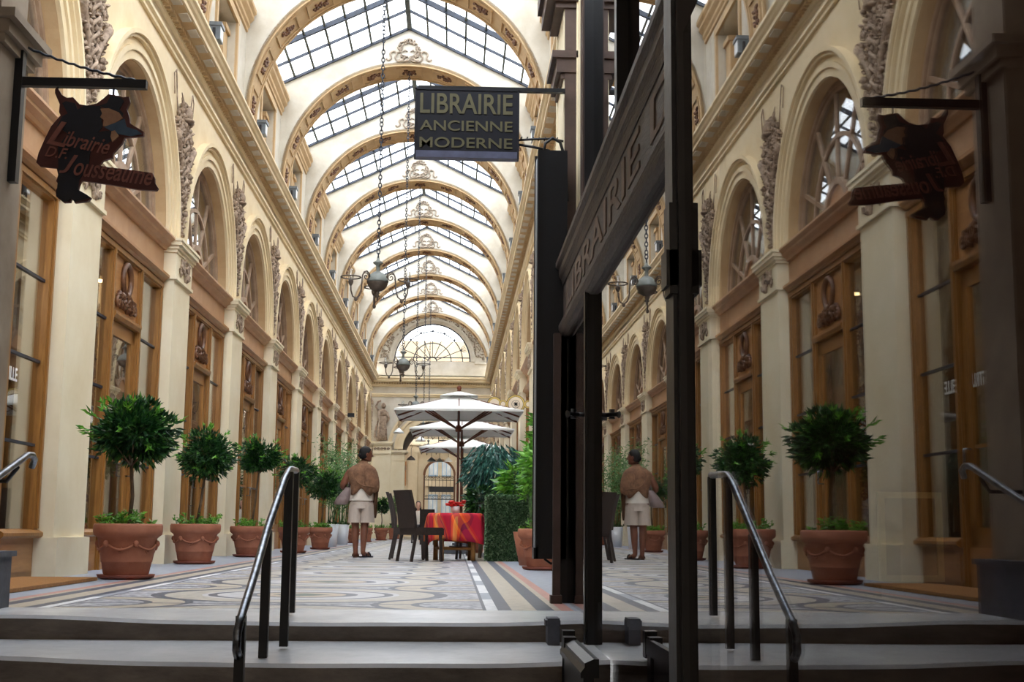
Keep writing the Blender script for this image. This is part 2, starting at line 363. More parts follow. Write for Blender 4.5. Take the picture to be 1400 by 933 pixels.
# ------------------------------------------------------------------ hall side walls: modules
# local x is measured from the hall axis (left wall negative), local y from the pilaster centre
WX=-2.60; SX=-2.48; CX=-2.38; SPR=4.0; RI=1.60; RO=1.93; FX=-2.62; TOPZ=6.62
def wall_module():
    b=MB(); n=28; cy=BAY/2
    ys=[cy+RI*math.cos(PI*i/n) for i in range(n+1)][::-1]; zs=[SPR+RI*math.sin(PI*i/n) for i in range(n+1)][::-1]
    for i in range(n):
        b.add([(WX,ys[i],zs[i]),(WX,ys[i+1],zs[i+1]),(WX,ys[i+1],TOPZ),(WX,ys[i],TOPZ)],[(0,1,2,3)])
        b.add([(WX,ys[i],zs[i]),(WX,ys[i+1],zs[i+1]),(WX-.42,ys[i+1],zs[i+1]),(WX-.42,ys[i],zs[i])],[(0,1,2,3)])
    for y0,y1 in ((0,cy-RI),(cy+RI,BAY)): b.box(WX-.42,WX,y0,y1,SPR-.05,TOPZ)
    return b
def arch_mould():
    b=MB(); cy=BAY/2
    for r0,r1,d in ((RI,1.70,.035),(1.70,1.76,.06),(1.76,1.84,.03),(1.84,1.88,.075),(1.88,RO,.11)):
        b.arcband(cy,SPR,r0,r1,WX-.02,WX+d)
    return b
def reveal():
    b=MB(); b.arcband(BAY/2,SPR,RI-.012,RI+.004,WX-.3,WX-.004); return b
def pilaster():
    b=MB(); w=.47
    b.box(WX-.3,SX,-w,w,0.0,3.5)
    b.box(WX-.3,SX+.045,-w-.035,w+.035,0.0,.345)
    return b
def capital():
    b=MB(); w=.47
    b.box(WX-.1,SX+.035,-w-.03,w+.03,3.48,3.52)
    b.box(WX-.1,SX+.015,-w-.005,w+.005,3.52,3.82)
    for z0,z1,d in ((3.82,3.86,.03),(3.86,3.90,.055),(3.90,3.95,.085),(3.95,3.985,.10)): b.box(WX-.1,SX+d,-w-d,w+d,z0,z1)
    return b
def leafy_relief(seed,w,z0,z1,x,depth,n,taper=None):
    r=random.Random(seed); b=MB()
    for i in range(n):
        z=r.uniform(z0,z1); t=(z-z0)/(z1-z0); hw=w*(taper(t) if taper else 1)
        y=r.uniform(-hw,hw); a=r.uniform(0,PI); s=r.uniform(.35,1)
        rot=Matrix.Rotation(a,3,'X')@Matrix.Rotation(r.uniform(-.5,.5),3,'Z')
        b.ell((x+depth*.2,y,z),(depth*s,.028*s+.012,.075*s+.01),6,4,rot)
    return b
def spiral(cy,cz,r,turns,sgn,x,a0=0,n=26,grow=.15):
    return [(x,cy+sgn*(r*(grow+(1-grow)*i/n))*math.cos(a0+turns*2*PI*i/n),cz+(r*(grow+(1-grow)*i/n))*math.sin(a0+turns*2*PI*i/n)) for i in range(n+1)]
def cap_ornament():
    b=leafy_relief(3,.2,3.58,3.79,SX+.02,.03,26)
    for s in (-1,1): b.tube(spiral(s*.16,3.70,.07,1.6,s,SX+.035),.014,6); b.tube(spiral(s*.27,3.62,.04,1.4,-s,SX+.03),.011,6)
    return b
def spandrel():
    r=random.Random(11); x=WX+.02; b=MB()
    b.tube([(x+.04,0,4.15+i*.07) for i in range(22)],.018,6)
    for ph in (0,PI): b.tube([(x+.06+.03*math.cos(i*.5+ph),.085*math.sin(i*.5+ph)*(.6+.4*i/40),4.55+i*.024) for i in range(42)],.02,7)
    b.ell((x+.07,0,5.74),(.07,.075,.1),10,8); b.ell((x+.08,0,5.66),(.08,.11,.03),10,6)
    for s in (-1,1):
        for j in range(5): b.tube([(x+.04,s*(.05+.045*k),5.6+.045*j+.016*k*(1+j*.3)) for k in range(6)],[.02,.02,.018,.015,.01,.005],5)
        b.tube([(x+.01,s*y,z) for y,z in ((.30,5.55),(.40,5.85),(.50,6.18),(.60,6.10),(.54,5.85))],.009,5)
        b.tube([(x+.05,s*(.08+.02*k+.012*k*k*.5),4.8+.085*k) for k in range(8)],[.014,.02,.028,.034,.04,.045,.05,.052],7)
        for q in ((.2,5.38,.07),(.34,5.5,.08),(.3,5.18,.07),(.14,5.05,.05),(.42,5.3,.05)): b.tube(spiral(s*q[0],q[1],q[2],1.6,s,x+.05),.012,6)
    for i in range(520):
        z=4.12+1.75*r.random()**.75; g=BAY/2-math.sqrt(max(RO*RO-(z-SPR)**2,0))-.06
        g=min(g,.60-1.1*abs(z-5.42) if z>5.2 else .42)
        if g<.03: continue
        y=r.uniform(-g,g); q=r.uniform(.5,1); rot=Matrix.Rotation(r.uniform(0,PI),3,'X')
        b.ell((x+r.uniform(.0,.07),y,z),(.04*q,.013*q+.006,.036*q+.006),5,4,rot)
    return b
def ROOFZ(x): return 10.27-.486*abs(x)
# long mouldings of the hall entablature, profile in (x,z)
CORN=[(WX-.05,6.30),(WX+.04,6.30),(WX+.04,6.34),(WX+.075,6.36),(WX+.075,6.40),(WX,6.42),(WX,6.60),(WX+.03,6.62),(WX+.03,6.66),(WX+.09,6.73),(WX+.24,6.755),(WX+.26,6.755),(WX+.26,6.81),(WX+.29,6.83),(WX+.31,6.86),(WX+.34,6.88),(WX+.34,6.92),(WX-.65,6.94),(WX-.65,6.65),(WX-.05,6.62)]
def long_walls():
    y0=7.3-Y0; y1=55.2-Y0
    root=MB()
    b=MB(); b.profile_y(CORN,y0,y1)
    return b
AX=-2.47
def attic_module():
    b=MB(); x=AX; t=.45; a0,a1=BAY/2-.78,BAY/2+.78
    b.box(x-t,x,0,a0,6.85,9.1); b.box(x-t,x,a1,BAY,6.85,9.1); b.box(x-t,x,a0,a1,6.85,6.95); b.box(x-t,x,a0,a1,8.2,9.1)
    return b
def attic_cornice():
    b=MB(); x=AX; b.profile_y([(x-.02,8.40),(x+.03,8.42),(x+.03,8.47),(x+.06,8.5),(x+.06,8.56),(x+.12,8.62),(x+.12,8.68),(x+.16,8.72),(x+.16,8.78),(x-.02,8.82)],.42,BAY-.42)
    return b
def attic_trim():
    b=MB(); x=AX; a0,a1=BAY/2-.78,BAY/2+.78
    b.box(x-.44,x-.40,a0,a1,6.95,8.2)
    b.box(x-.42,x-.12,a1-.34,a1-.02,6.95,8.0); b.box(x-.43,x-.08,a1-.38,a1,7.98,8.06)
    b.box(x-.42,x-.3,a0+.02,a0+.34,6.95,8.0)
    for q in (a0-.10,a1): b.box(x-.01,x+.035,q,q+.10,6.95,8.3)
    b.box(x-.01,x+.04,a0-.12,a1+.12,8.2,8.31)
    return b
def dentils():
    b=MB(); n=int((55.2-7.3)/.11)
    for i in range(n):
        y=7.3-Y0+i*.11; b.box(WX+.03,WX+.10,y,y+.065,6.665,6.725)
    b.profile_y([(WX+.092,6.722),(WX+.238,6.745),(WX+.238,6.752),(WX+.092,6.73)],7.3-Y0,55.2-Y0)
    return b
def soffit_blocks():
    b=MB(); n=int((55.2-7.3)/.53)
    for i in range(n):
        y=7.3-Y0+i*.53; b.box(WX+.12,WX+.235,y,y+.26,6.725,6.742)
    return b
def wall_side(side,scale,kmin):
    root=empty('wall_'+side,(XC,Y0,0)); tag(root,'cream plaster %s wall of the gallery with pilasters, arches and cornice'%side,'wall',kind='structure')
    if scale<0: root.scale=(-1,1,1)
    for k in range(kmin,12):
        y=k*BAY
        for key,name,par in (('mod','arcade_bay',None),('mould','archivolt',None),('rev','arch_reveal',None),('pil','pilaster',None),('cap','capital','pil'),('orn','carved_swag','pil'),('spa','spandrel_relief',None),('att','attic_bay',None),('attc','attic_cornice',None),('attt','attic_window_panel',None)):
            if k==11 and key in ('mod','mould','rev','att','attc','attt'): continue
            me=PROTO[key]; o=bpy.data.objects.new(name,me); C.objects.link(o)
            if par: o.parent=pil
            else: o.parent=root; o.location=(0,y,0)
            if key=='pil': pil=o
    for key,name in (('corn','cornice'),('dent','dentil_course'),('soff','soffit_blocks')):
        o=bpy.data.objects.new(name,PROTO[key]); C.objects.link(o); o.parent=root
    return root
def proto(b,name,m):
    o=b.build(name,m); me=o.data; bpy.data.objects.remove(o); return me
PROTO={'rev':proto(reveal(),'arch_reveal','tan'),'mod':proto(wall_module(),'arcade_bay','plaster'),'mould':proto(arch_mould(),'archivolt','plaster'),'pil':proto(pilaster(),'pilaster','shaft'),
 'cap':proto(capital(),'capital','shaft'),'orn':proto(cap_ornament(),'carved_swag','relief'),'spa':proto(spandrel(),'spandrel_relief','relief'),
 'att':proto(attic_module(),'attic_bay','white'),'attc':proto(attic_cornice(),'attic_cornice','tan'),'attt':proto(attic_trim(),'attic_window_panel','tan'),
 'corn':proto(long_walls(),'cornice','plaster'),'dent':proto(dentils(),'dentil_course','tan'),'soff':proto(soffit_blocks(),'soffit_blocks','white')}
wall_side('left',1,0); wall_side('right',-1,1)
# cornice profile extends over tan soffit
def tan_strip(side,s):
    b=MB(); b.profile_y([(WX+.06,6.655),(WX+.12,6.655),(WX+.34,6.705),(WX+.34,6.722),(WX+.06,6.722)],7.3-Y0,55.2-Y0)
# ------------------------------------------------------------------ shopfronts
def shopfront_parts():
    root=empty('shopfront'); F=FX; a,bb=.47,BAY-.47; m1,m2=1.52,2.72
    b=MB()
    b.box(F-.10,F-.02,a,bb,0,.34)                                   # base
    for y0,y1 in ((a+.12,m1-.12),(m2+.12,bb-.12)): b.box(F-.03,F-.005,y0,y1,.06,.29)
    o=b.build('stall_riser','oakh',root)
    for q0,q1 in ((a,m1-.05),(m2+.05,bb)):
        b=MB(); b.profile_y([(F-.10,.34),(F+.03,.34),(F+.05,.36),(F+.05,.385),(F+.01,.41),(F-.10,.42)],q0,q1); b.build('window_sill','oak',root)
    b=MB()
    for y0,y1 in ((a,a+.10),(bb-.10,bb),(m1-.05,m1+.06),(m2-.06,m2+.05)):
        b.box(F-.10,F,y0,y1,.34 if (y0<1 or y1>3.2) else 0,3.42); b.box(F-.08,F+.02,y0+.03,y1-.03,.42 if (y0<1 or y1>3.2) else 0,3.38)
    b.box(F-.10,F,a,bb,3.35,3.45); b.box(F-.08,F+.02,a,bb,3.37,3.42); b.build('frame','oak',root)
    b=MB(); b.profile_y([(F-.06,3.44),(F+.02,3.44),(F+.04,3.47),(F+.09,3.49),(F+.09,3.52),(F+.04,3.54),(F-.06,3.55)],a-.02,bb+.02); b.build('lower_cornice','oakh',root)
    b=MB(); b.box(F-.10,F+.0,a-.01,bb+.01,3.54,3.86); b.build('fascia','fascia',root)
    b=MB(); b.profile_y([(F-.3,3.84),(F+.03,3.84),(F+.05,3.87),(F+.10,3.90),(F+.10,3.93),(F+.15,3.96),(F+.15,3.985),(F-.3,4.0)],a-.02,bb+.02); b.build('upper_cornice','fascia',root)
    # transom bars
    for y0,y1 in ((a+.1,m1-.04),(m2+.04,bb-.1)):
        for z in (1.145,1.88,2.61): b=MB(); b.box(F-.07,F-.035,y0,y1,z-.012,z+.012); b.build('glazing_bar','iron',root)
        b=MB(); b.box(F-.058,F-.052,y0,y1,.40,3.38); b.build('glass_pane','shopglass',root)
    # door header with wreath
    b=MB(); b.box(F-.09,F-.03,m1+.04,m2-.04,2.72,3.37); hd=b.build('header_panel','oakh',root)
    c=(m1+m2)/2
    b=MB(); b.tube([(F-.01,c+.17*math.cos(t*PI/12),3.14+.17*math.sin(t*PI/12)) for t in range(24)],.034,8,close=True)
    r=random.Random(5)
    for i in range(46):
        y=r.uniform(-.33,.33); z=2.87+r.uniform(-.07,.09)*(1-abs(y)); b.ell((F-.01,c+y,z),(.04,.018,.05),6,4,Matrix.Rotation(r.uniform(0,PI),3,'X'))
    for s in (-1,1): b.tube(spiral(c+s*.36,2.84,.07,1.6,s,F),.017,6); b.tube(spiral(c+s*.16,2.90,.07,1.5,-s,F),.017,6)
    b.build('carved_wreath','carved',hd)
    b=MB(); b.profile_y([(F-.1,2.64),(F+.02,2.64),(F+.04,2.68),(F+.04,2.71),(F-.1,2.73)],m1+.04,m2-.04); b.build('door_lintel','oak',root)
    # door leaf
    d0,d1=m1+.07,m2-.07; b=MB()
    for y0,y1,z0,z1 in ((d0,d0+.13,.02,2.63),(d1-.13,d1,.02,2.63),(d0,d1,.02,.5),(d0,d1,2.48,2.63)): b.box(F-.075,F-.03,y0,y1,z0,z1)
    b.box(F-.07,F-.04,d0,d1,1.14,1.17)
    dr=b.build('door_leaf','oak',root)
    b=MB(); b.box(F-.056,F-.05,d0+.12,d1-.12,.49,2.49); b.build('door_glass','shopglass',dr)
    b=MB(); b.tube([(F-.03,d1-.07,1.0),(F+.03,d1-.07,1.0),(F+.03,d1-.07,1.14),(F-.03,d1-.07,1.14)],.011,6); b.build('door_handle','steel',dr)
    # display backs
    b=MB(); b.box(F-.55,F-.52,m2+.25,bb,.4,3.35); b.build('display_screen','blind',root)
    b=MB(); b.box(F-.46,F-.44,a+.05,m1-.5,.4,3.35); b.build('display_screen','blind',root)
    b=MB(); b.box(F-.62,F-.12,a+.2,m1-.15,.86,.92)
    for y in (a+.25,m1-.25): b.box(F-.6,F-.55,y,y+.05,.1,.86); b.box(F-.2,F-.15,y,y+.05,.1,.86)
    b.build('display_table','carved',root)
    return root
def lunette_parts():
    root=empty('window_1'); cy=BAY/2; X=WX-.22
    b=MB(); b.arcband(cy,SPR,RI-.07,RI+.01,X,X+.09); b.arcband(cy,SPR,RI-.11,RI-.07,X+.01,X+.06); b.box(X,X+.09,cy-RI,cy+RI,SPR-.03,SPR+.05); b.build('frame','brownframe',root)
    b=MB(); b.arcband(cy,SPR,.95,1.0,X,X+.06)
    for a in (25,58,90,122,155):
        t=math.radians(a); p=(X+.035,cy+.42*math.cos(t),SPR+.42*math.sin(t)); q=(X+.035,cy+1.52*math.cos(t),SPR+1.52*math.sin(t)); b.beam(p,q,.05,.045,(1,0,0))
    b.arcband(cy,SPR,.40,.48,X,X+.09); b.build('glazing_bars','brownframe',root)
    b=MB(); b.arcband(cy,SPR,.01,.41,X+.02,X+.05); b.build('tympanum_panel','fascia',root)
    b=MB(); n=24; pts=[(cy+1.53*math.cos(PI*i/n),SPR+1.53*math.sin(PI*i/n)) for i in range(n+1)]
    b.profile_x(pts,X+.03,X+.036); b.build('glass_pane','lunglass',root)
    b=MB(); n=110; vs=[]
    for i in range(n+1):
        y=cy-1.58+3.16*i/n; vs+=[(X-.12+.02*math.sin(i*1.1)+.01*math.sin(i*.37),y,SPR),(X-.12+.02*math.sin(i*1.1),y,SPR+1.6)]
    b.add(vs,[(2*i,2*i+1,2*i+3,2*i+2) for i in range(n) if not (48<i<62)],True)
    b.build('curtain','curtain',root,fix=False)
    return root
sf=shopfront_parts(); lw=lunette_parts(); wn=0
for side,s,k0 in (('left',1,0),('right',-1,1)):
    for k in range(k0,11):
        o=sf if (s==1 and k==0) else dup(sf)
        o.location=(XC,Y0+k*BAY,0); o.scale=(s,1,1)
        o['label']='oak shopfront with carved wreath over its door, %s along the %s wall from the steps'%(ORD[k-k0],side); o['category']='shopfront'; o['group']='oak shopfronts along the gallery'
        w=lw if (s==1 and k==0) else dup(lw)
        wn+=1; w.name='window_%d'%wn; w.location=(XC,Y0+k*BAY,0); w.scale=(s,1,1)
        tag(w,'arched lunette window with radiating bars, %s along the %s wall from the steps'%(ORD[k-k0],side),'window',None,'structure')
# back rooms behind glass
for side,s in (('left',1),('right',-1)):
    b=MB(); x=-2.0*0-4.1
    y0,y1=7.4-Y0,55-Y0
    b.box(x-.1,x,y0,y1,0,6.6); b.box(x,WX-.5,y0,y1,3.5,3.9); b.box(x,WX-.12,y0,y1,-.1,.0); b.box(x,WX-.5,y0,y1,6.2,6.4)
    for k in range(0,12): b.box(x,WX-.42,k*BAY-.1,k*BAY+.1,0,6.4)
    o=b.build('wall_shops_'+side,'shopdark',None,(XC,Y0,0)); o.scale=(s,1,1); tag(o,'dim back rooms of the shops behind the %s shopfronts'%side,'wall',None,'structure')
# ------------------------------------------------------------------ transverse arches and roof
AR=2.43; AZ=7.12
def diaphragm():
    b=MB(); n=48; hw=.41; W=2.52
    xs=[-W]+[-AR*math.cos(PI*i/n) for i in range(n+1)]+[W]
    def zb(x): return 6.9 if abs(x)>=AR else max(AZ+math.sqrt(AR*AR-x*x),6.9)
    for i in range(len(xs)-1):
        x0,x1=xs[i],xs[i+1]
        if x0*x1<0: pass
        z0,z1=zb(x0),zb(x1); t0,t1=ROOFZ(x0)-.02,ROOFZ(x1)-.02
        for y in (-hw,hw): b.add([(x0,y,z0),(x1,y,z1),(x1,y,t1),(x0,y,t0)],[(0,1,2,3)])
        b.add([(x0,-hw,t0),(x1,-hw,t1),(x1,hw,t1),(x0,hw,t0)],[(0,1,2,3)])
    return b
def soffit():
    b=MB(); hw=.41
    b.arcband(0,AZ,AR-.03,AR+.03,-hw,hw,0,PI,64,'z')
    for y in (-hw,hw-.06): b.arcband(0,AZ,AR-.05,AR+.02,y,y+.06,0,PI,64,'z')
    return b
def coffers():
    b=MB()
    for j in range(11):
        a=math.radians(5+j*17)
        for da,w in ((-.1,.012),(.1,.012)):
            c=a+da; b.arcband(0,AZ,AR-.055,AR-.02,-.26,.26,c-w/2,c+w/2,2,'z')
        for y in (-.27,.24): b.arcband(0,AZ,AR-.055,AR-.02,y,y+.03,a-.104,a+.104,4,'z')
    return b
def flowers():
    b=MB(); r=random.Random(2)
    for j in range(11):
        a=math.radians(5+j*17)
        for i in range(22):
            t=a+r.uniform(-.055,.055); y=r.uniform(-.12,.12); q=AR-.035
            b.ell((q*math.cos(t),y,AZ+q*math.sin(t)),(.03,.03,.03),6,4)
    return b
def gable_wreath():
    b=MB(); y=-.43; cz=AZ+AR+.27; r=random.Random(4)
    for i in range(130):
        a=r.uniform(0,2*PI); q=.185+r.uniform(-.04,.04); b.ell((q*math.cos(a),y,cz+q*math.sin(a)),(.026,.03,.018),6,4,Matrix.Rotation(a,3,'Y'))
    for s in (-1,1):
        def cr(P,n=5):
            P=[P[0]]+P+[P[-1]]; o=[]
            for k in range(1,len(P)-2):
                for j in range(n):
                    t=j/n; p0,p1,p2,p3=P[k-1],P[k],P[k+1],P[k+2]
                    o.append(tuple(.5*((2*b_)+(c_-a_)*t+(2*a_-5*b_+4*c_-d_)*t*t+(-a_+3*b_-3*c_+d_)*t**3) for a_,b_,c_,d_ in zip(p0,p1,p2,p3)))
            return o+[P[-1]]
        b.tube(cr([(s*q[0],y,cz+q[1]) for q in ((.10,-.19),(.20,-.24),(.27,-.17),(.24,-.08),(.30,-.03),(.37,-.08),(.35,-.17),(.40,-.22),(.45,-.19))]),.02,6)
        b.tube([(s*.03,y,cz-.04),(s*.08,y,cz+.0),(s*.12,y,cz-.05)],.014,6)
    b.tube([(-.2,y,cz-.2),(-.1,y,cz-.24),(0,y,cz-.2),(.1,y,cz-.24),(.2,y,cz-.2)],.02,6)
    return b
pd={'arch':proto(diaphragm(),'trim_1','white'),'soff':proto(soffit(),'soffit_band','tan'),'coff':proto(coffers(),'coffer_frames','tan'),'flow':proto(flowers(),'carved_rosettes','carved'),'wre':proto(gable_wreath(),'gable_wreath','greyrelief')}
for k in range(1,12):
    a=bpy.data.objects.new('trim_%d'%k,pd['arch']); C.objects.link(a); a.location=(XC,Y0+k*BAY+.02,0)
    tag(a,'white transverse arch under the skylight, %s from the near end of the gallery'%ORD[k-1],'arch',None,'structure')
    for key,name in (('soff','soffit_band'),('coff','coffer_frames'),('flow','carved_rosettes'),('wre','gable_wreath')):
        o=bpy.data.objects.new(name,pd[key]); C.objects.link(o); o.parent=a
# roof
root=empty('ceiling',(XC,Y0,0)); tag(root,'pitched glass skylight roof with iron bars over the gallery','ceiling',None,'structure')
yA,yB=7.3-Y0,55.4-Y0
b=MB(); b.box(-.045,.045,yA,yB,10.24,10.40); b.build('ridge_beam','dirtyiron',root)
for s in (-1,1):
    for k in range(-1,12):
        y0=max(k*BAY,yA); y1=min((k+1)*BAY,yB)
        if y1-y0<.3: continue
        b=MB(); xe=2.6
        for x in [i*xe/7 for i in range(1,7)]+[xe-.03]:
            z=ROOFZ(x); b.beam((s*x,y0,z+.03),(s*x,y1,z+.03),.04,.04)
        b.build('purlins','dirtyiron',root)
        b=MB()
        for j,(f,w) in enumerate(((.30,.035),(.5,.065),(.70,.035))):
            y=k*BAY+f*BAY
            if y<y0 or y>y1: continue
            b.beam((0,y,ROOFZ(0)+.02),(s*xe,y,ROOFZ(xe)+.02),w,.09 if w>.06 else .05)
        for f in (-.42,.42):
            y=k*BAY+(.42 if f>0 else BAY-.42); b.beam((0,y,ROOFZ(0)),(s*xe,y,ROOFZ(xe)),.05,.05)
        b.build('rafters','iron',root)
        b=MB(); b.add([(0,y0,ROOFZ(0)+.07),(s*xe,y0,ROOFZ(xe)+.07),(s*xe,y1,ROOFZ(xe)+.07),(0,y1,ROOFZ(0)+.07)],[(0,1,2,3)]); b.build('glass_pane','roofglass',root)
# attic outer shell so that light only comes through the roof
# ------------------------------------------------------------------ floor, steps, passage
b=MB(); b.box(-2.7,2.75,-.55,48,-.1,0); o=b.build('floor','floor',None,(XC,7.85,0)); tag(o,'mosaic floor of the gallery with ring pattern and banded border','floor',None,'structure')
def worn_step(name,label,yf,yb,z,zb,dip,xl=-2.9,xr=.72):
    r=empty(name,(0,0,0)); n=24; vs=[]
    b=MB(); x=[xl+(xr-xl)*i/n for i in range(n+1)]
    def dz(q): t=(q-(-.55))/1.25; return dip*math.exp(-t**4)+.0015*math.sin(q*7)
    top=[(q,yb,z) for q in x]; nose=[(q,yf+.01,z-dz(q)) for q in x]; n2=[(q,yf-.006,z-dz(q)-.018) for q in x]
    b.add(top+nose,[(i,i+1,n+2+i,n+1+i) for i in range(n)],True)
    b.add(nose+n2,[(i,i+1,n+2+i,n+1+i) for i in range(n)],True)
    t=b.build('tread','stone',r,fix=False)
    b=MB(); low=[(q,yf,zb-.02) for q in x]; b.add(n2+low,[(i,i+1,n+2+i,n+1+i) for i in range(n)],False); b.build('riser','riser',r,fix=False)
    return tag(r,label,'step',None,'structure')
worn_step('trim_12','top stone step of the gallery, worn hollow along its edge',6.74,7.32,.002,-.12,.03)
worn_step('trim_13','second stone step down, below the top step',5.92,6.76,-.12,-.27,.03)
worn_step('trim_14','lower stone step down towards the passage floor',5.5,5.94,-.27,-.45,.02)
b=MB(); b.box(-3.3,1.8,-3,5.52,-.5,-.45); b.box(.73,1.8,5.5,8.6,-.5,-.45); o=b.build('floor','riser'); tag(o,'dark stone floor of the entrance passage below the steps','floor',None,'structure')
# passage shell (left pier, walls, vault) in front of the hall
b=MB(); b.box(-3.0,-2.53,6.86,7.31,-.5,3.1); pier=b.build('wall_entrance','pier')
tag(pier,'grey stone pier at the left end of the steps carrying a hanging sign','wall',None,'structure')
b=MB()
for z0,z1,d in ((3.08,3.13,.03),(3.13,3.2,.06),(3.2,3.25,.1)): b.box(-3.0,-2.53+d,6.86-d,7.31+d,z0,z1)
b.box(-3.0,-2.55,6.88,7.3,3.25,4.6); b.build('impost','pier',pier)
b=MB(); b.box(-3.2,-2.45,6.70,7.34,-.3,.30); b.box(-3.2,-2.43,6.68,7.36,.28,.31); b.build('plinth_block','block',pier)
b=MB(); b.box(-3.3,-3.0,-3,7.31,-.5,4.6); b.box(-4.6,-3.0,7.28,7.33,-.5,6.9); b.box(-4.6,-3.3,7.2,7.3,4.6,11); b.build('passage_side','pier',pier)
b=MB(); b.box(-3.3,2.4,-3.2,6.6,4.45,4.6); b.box(-3.3,2.4,-3.3,-3.1,-.5,4.6); o=b.build('ceiling','pier'); tag(o,'low plaster ceiling of the entrance passage','ceiling',None,'structure')
# ------------------------------------------------------------------ end wall
EY=55.2
def end_wall():
    root=empty('wall_end',(XC,EY,0)); tag(root,'far end wall of the gallery with archway and fan window','wall',None,'structure')
    b=MB(); n=40; T=.5; AR2=1.42; as_=3.95; W=2.75
    # lower wall with archway
    xs=[-AR2*math.cos(PI*i/n) for i in range(n+1)]
    for i in range(n):
        z0=as_+AR2*math.sin(PI*i/n); z1=as_+AR2*math.sin(PI*(i+1)/n)
        b.add([(xs[i],0,z0),(xs[i+1],0,z1),(xs[i+1],0,7.0),(xs[i],0,7.0)],[(0,1,2,3)]); b.add([(xs[i],0,z0),(xs[i+1],0,z1),(xs[i+1],T,z1),(xs[i],T,z0)],[(0,1,2,3)])
    for s in (-1,1): b.box(min(s*AR2,s*W),max(s*AR2,s*W),0,T,0,7.0)
    # upper wall with fan opening
    R=1.66; fz=7.62
    xs=[-R*math.cos(PI*i/n) for i in range(n+1)]
    for i in range(n):
        z0=fz+R*math.sin(PI*i/n); z1=fz+R*math.sin(PI*(i+1)/n)
        b.add([(xs[i],0,z0),(xs[i+1],0,z1),(xs[i+1],0,ROOFZ(xs[i+1])),(xs[i],0,ROOFZ(xs[i]))],[(0,1,2,3)]); b.add([(xs[i],0,z0),(xs[i+1],0,z1),(xs[i+1],.3,z1),(xs[i],.3,z0)],[(0,1,2,3)])
    for s in (-1,1):
        b.add([(s*R,0,6.9),(s*2.6,0,6.9),(s*2.6,0,ROOFZ(2.6)),(s*R,0,ROOFZ(R))],[(0,1,2,3)])
    b.box(-R,R,0,.3,6.9,fz)
    b.build('masonry','white',root,fix=False)
    b=MB()
    for r0,r1,d in ((R,R+.12,.05),(R+.12,R+.2,.09),(R+.62,R+.72,.07),(R+.72,R+.86,.12)): b.arcband(0,fz,r0,r1,-d,.02,0,PI,48,'z')
    for s in (-1,1): b.box(min(s*(R+.18),s*(R+.74)),max(s*(R+.18),s*(R+.74)),-.1,.02,fz-.1,fz-.02)
    b.build('fan_arch_moulding','white',root)
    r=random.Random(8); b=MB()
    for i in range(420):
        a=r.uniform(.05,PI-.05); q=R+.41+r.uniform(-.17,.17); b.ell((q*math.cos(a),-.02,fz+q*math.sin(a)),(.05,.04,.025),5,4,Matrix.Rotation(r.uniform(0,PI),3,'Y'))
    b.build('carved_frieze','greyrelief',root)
    b=MB(); b.profile_x([(.0,6.48),(-.06,6.5),(-.06,6.58),(-.12,6.62),(-.12,6.68),(-.36,6.72),(-.36,6.78),(-.42,6.82),(-.42,6.9),(.0,6.96)],-2.6,2.6)
    b.profile_x([(.0,6.04),(-.05,6.06),(-.05,6.1),(-.09,6.13),(-.09,6.17),(0,6.2)],-2.6,2.6); b.build('cornice','plaster',root)
    b=MB()
    for i in range(46): b.box(-2.5+i*.11,-2.44+i*.11,-.12,-.06,6.6,6.665)
    b.build('dentil_course','tan',root)
    # piers and arch moulding
    b=MB()
    for s in (-1,1):
        b.box(min(s*1.68,s*2.5),max(s*1.68,s*2.5),-.3,.05,0,3.95)
        b.box(min(s*1.64,s*2.54),max(s*1.64,s*2.54),-.34,.05,0,.36)
        b.box(min(s*1.1,s*1.7),max(s*1.1,s*1.7),-.12,.45,0,3.6)
        for z0,z1,d in ((3.95,4.02,.05),(4.02,4.1,.1),(3.58,3.62,.04)): b.box(min(s*(1.68-d),s*2.56),max(s*(1.68-d),s*2.56),-.3-d,.05,z0,z1)
        for z0,z1,d in ((3.6,3.66,.05),(3.66,3.74,.1),(3.3,3.33,.03)): b.box(min(s*(1.1-d),s*1.7),max(s*(1.1-d),s*1.7),-.12-d,.5,z0,z1)
    b.build('pier','shaft',root)
    b=MB()
    for r0,r1,d in ((1.2,1.45,.08),(1.45,1.56,.12),(1.70,1.78,.06),(1.78,1.86,.12)): b.arcband(0,as_-.15,r0,r1,-d,.4,0,PI,40,'z')
    b.build('arch_moulding','plaster',root)
    for s in (-1,1):
        b=MB(); x=s*2.08; y=-.12; rr=random.Random(31+s)
        b.tube([(x,y,4.15),(x+s*.03,y,4.5),(x-s*.02,y,4.95),(x,y,5.2)],[.24,.2,.17,.19],10)
        b.tube([(x,y,5.2),(x,y,5.42),(x,y,5.5)],[.2,.19,.07],10); b.ell((x-s*.03,y,5.65),(.1,.1,.13),10,8)
        b.tube([(x+s*.17,y,5.4),(x+s*.3,y,5.6),(x+s*.22,y,5.82),(x+s*.08,y-.02,5.86)],[.055,.05,.042,.035],8)
        b.tube([(x-s*.17,y,5.38),(x-s*.27,y,5.1),(x-s*.16,y-.08,4.9)],[.055,.048,.035],8)
        for i in range(9): 
            q=x+(-.2+.05*i); b.tube([(q*.98+x*.02,y-.1,4.15),(x+(q-x)*.9,y-.12,4.55+.03*(i%3)),(x+(q-x)*.6,y-.1,5.0)],[.04,.03,.016],6)
        b.tube([(x+s*.18,y,4.2),(x+s*.32,y,4.32),(x+s*.28,y,4.7),(x+s*.2,y,5.0)],[.05,.06,.05,.03],7)
        b.build('relief_figure','relief',root)
        b=MB()
        for i in range(5): b.tube([(s*2.08-.28+.14*i+p[1],-.31,3.78+p[2]) for p in spiral(0,0,.06,1.5,1 if i%2 else -1,0)],.016,6)
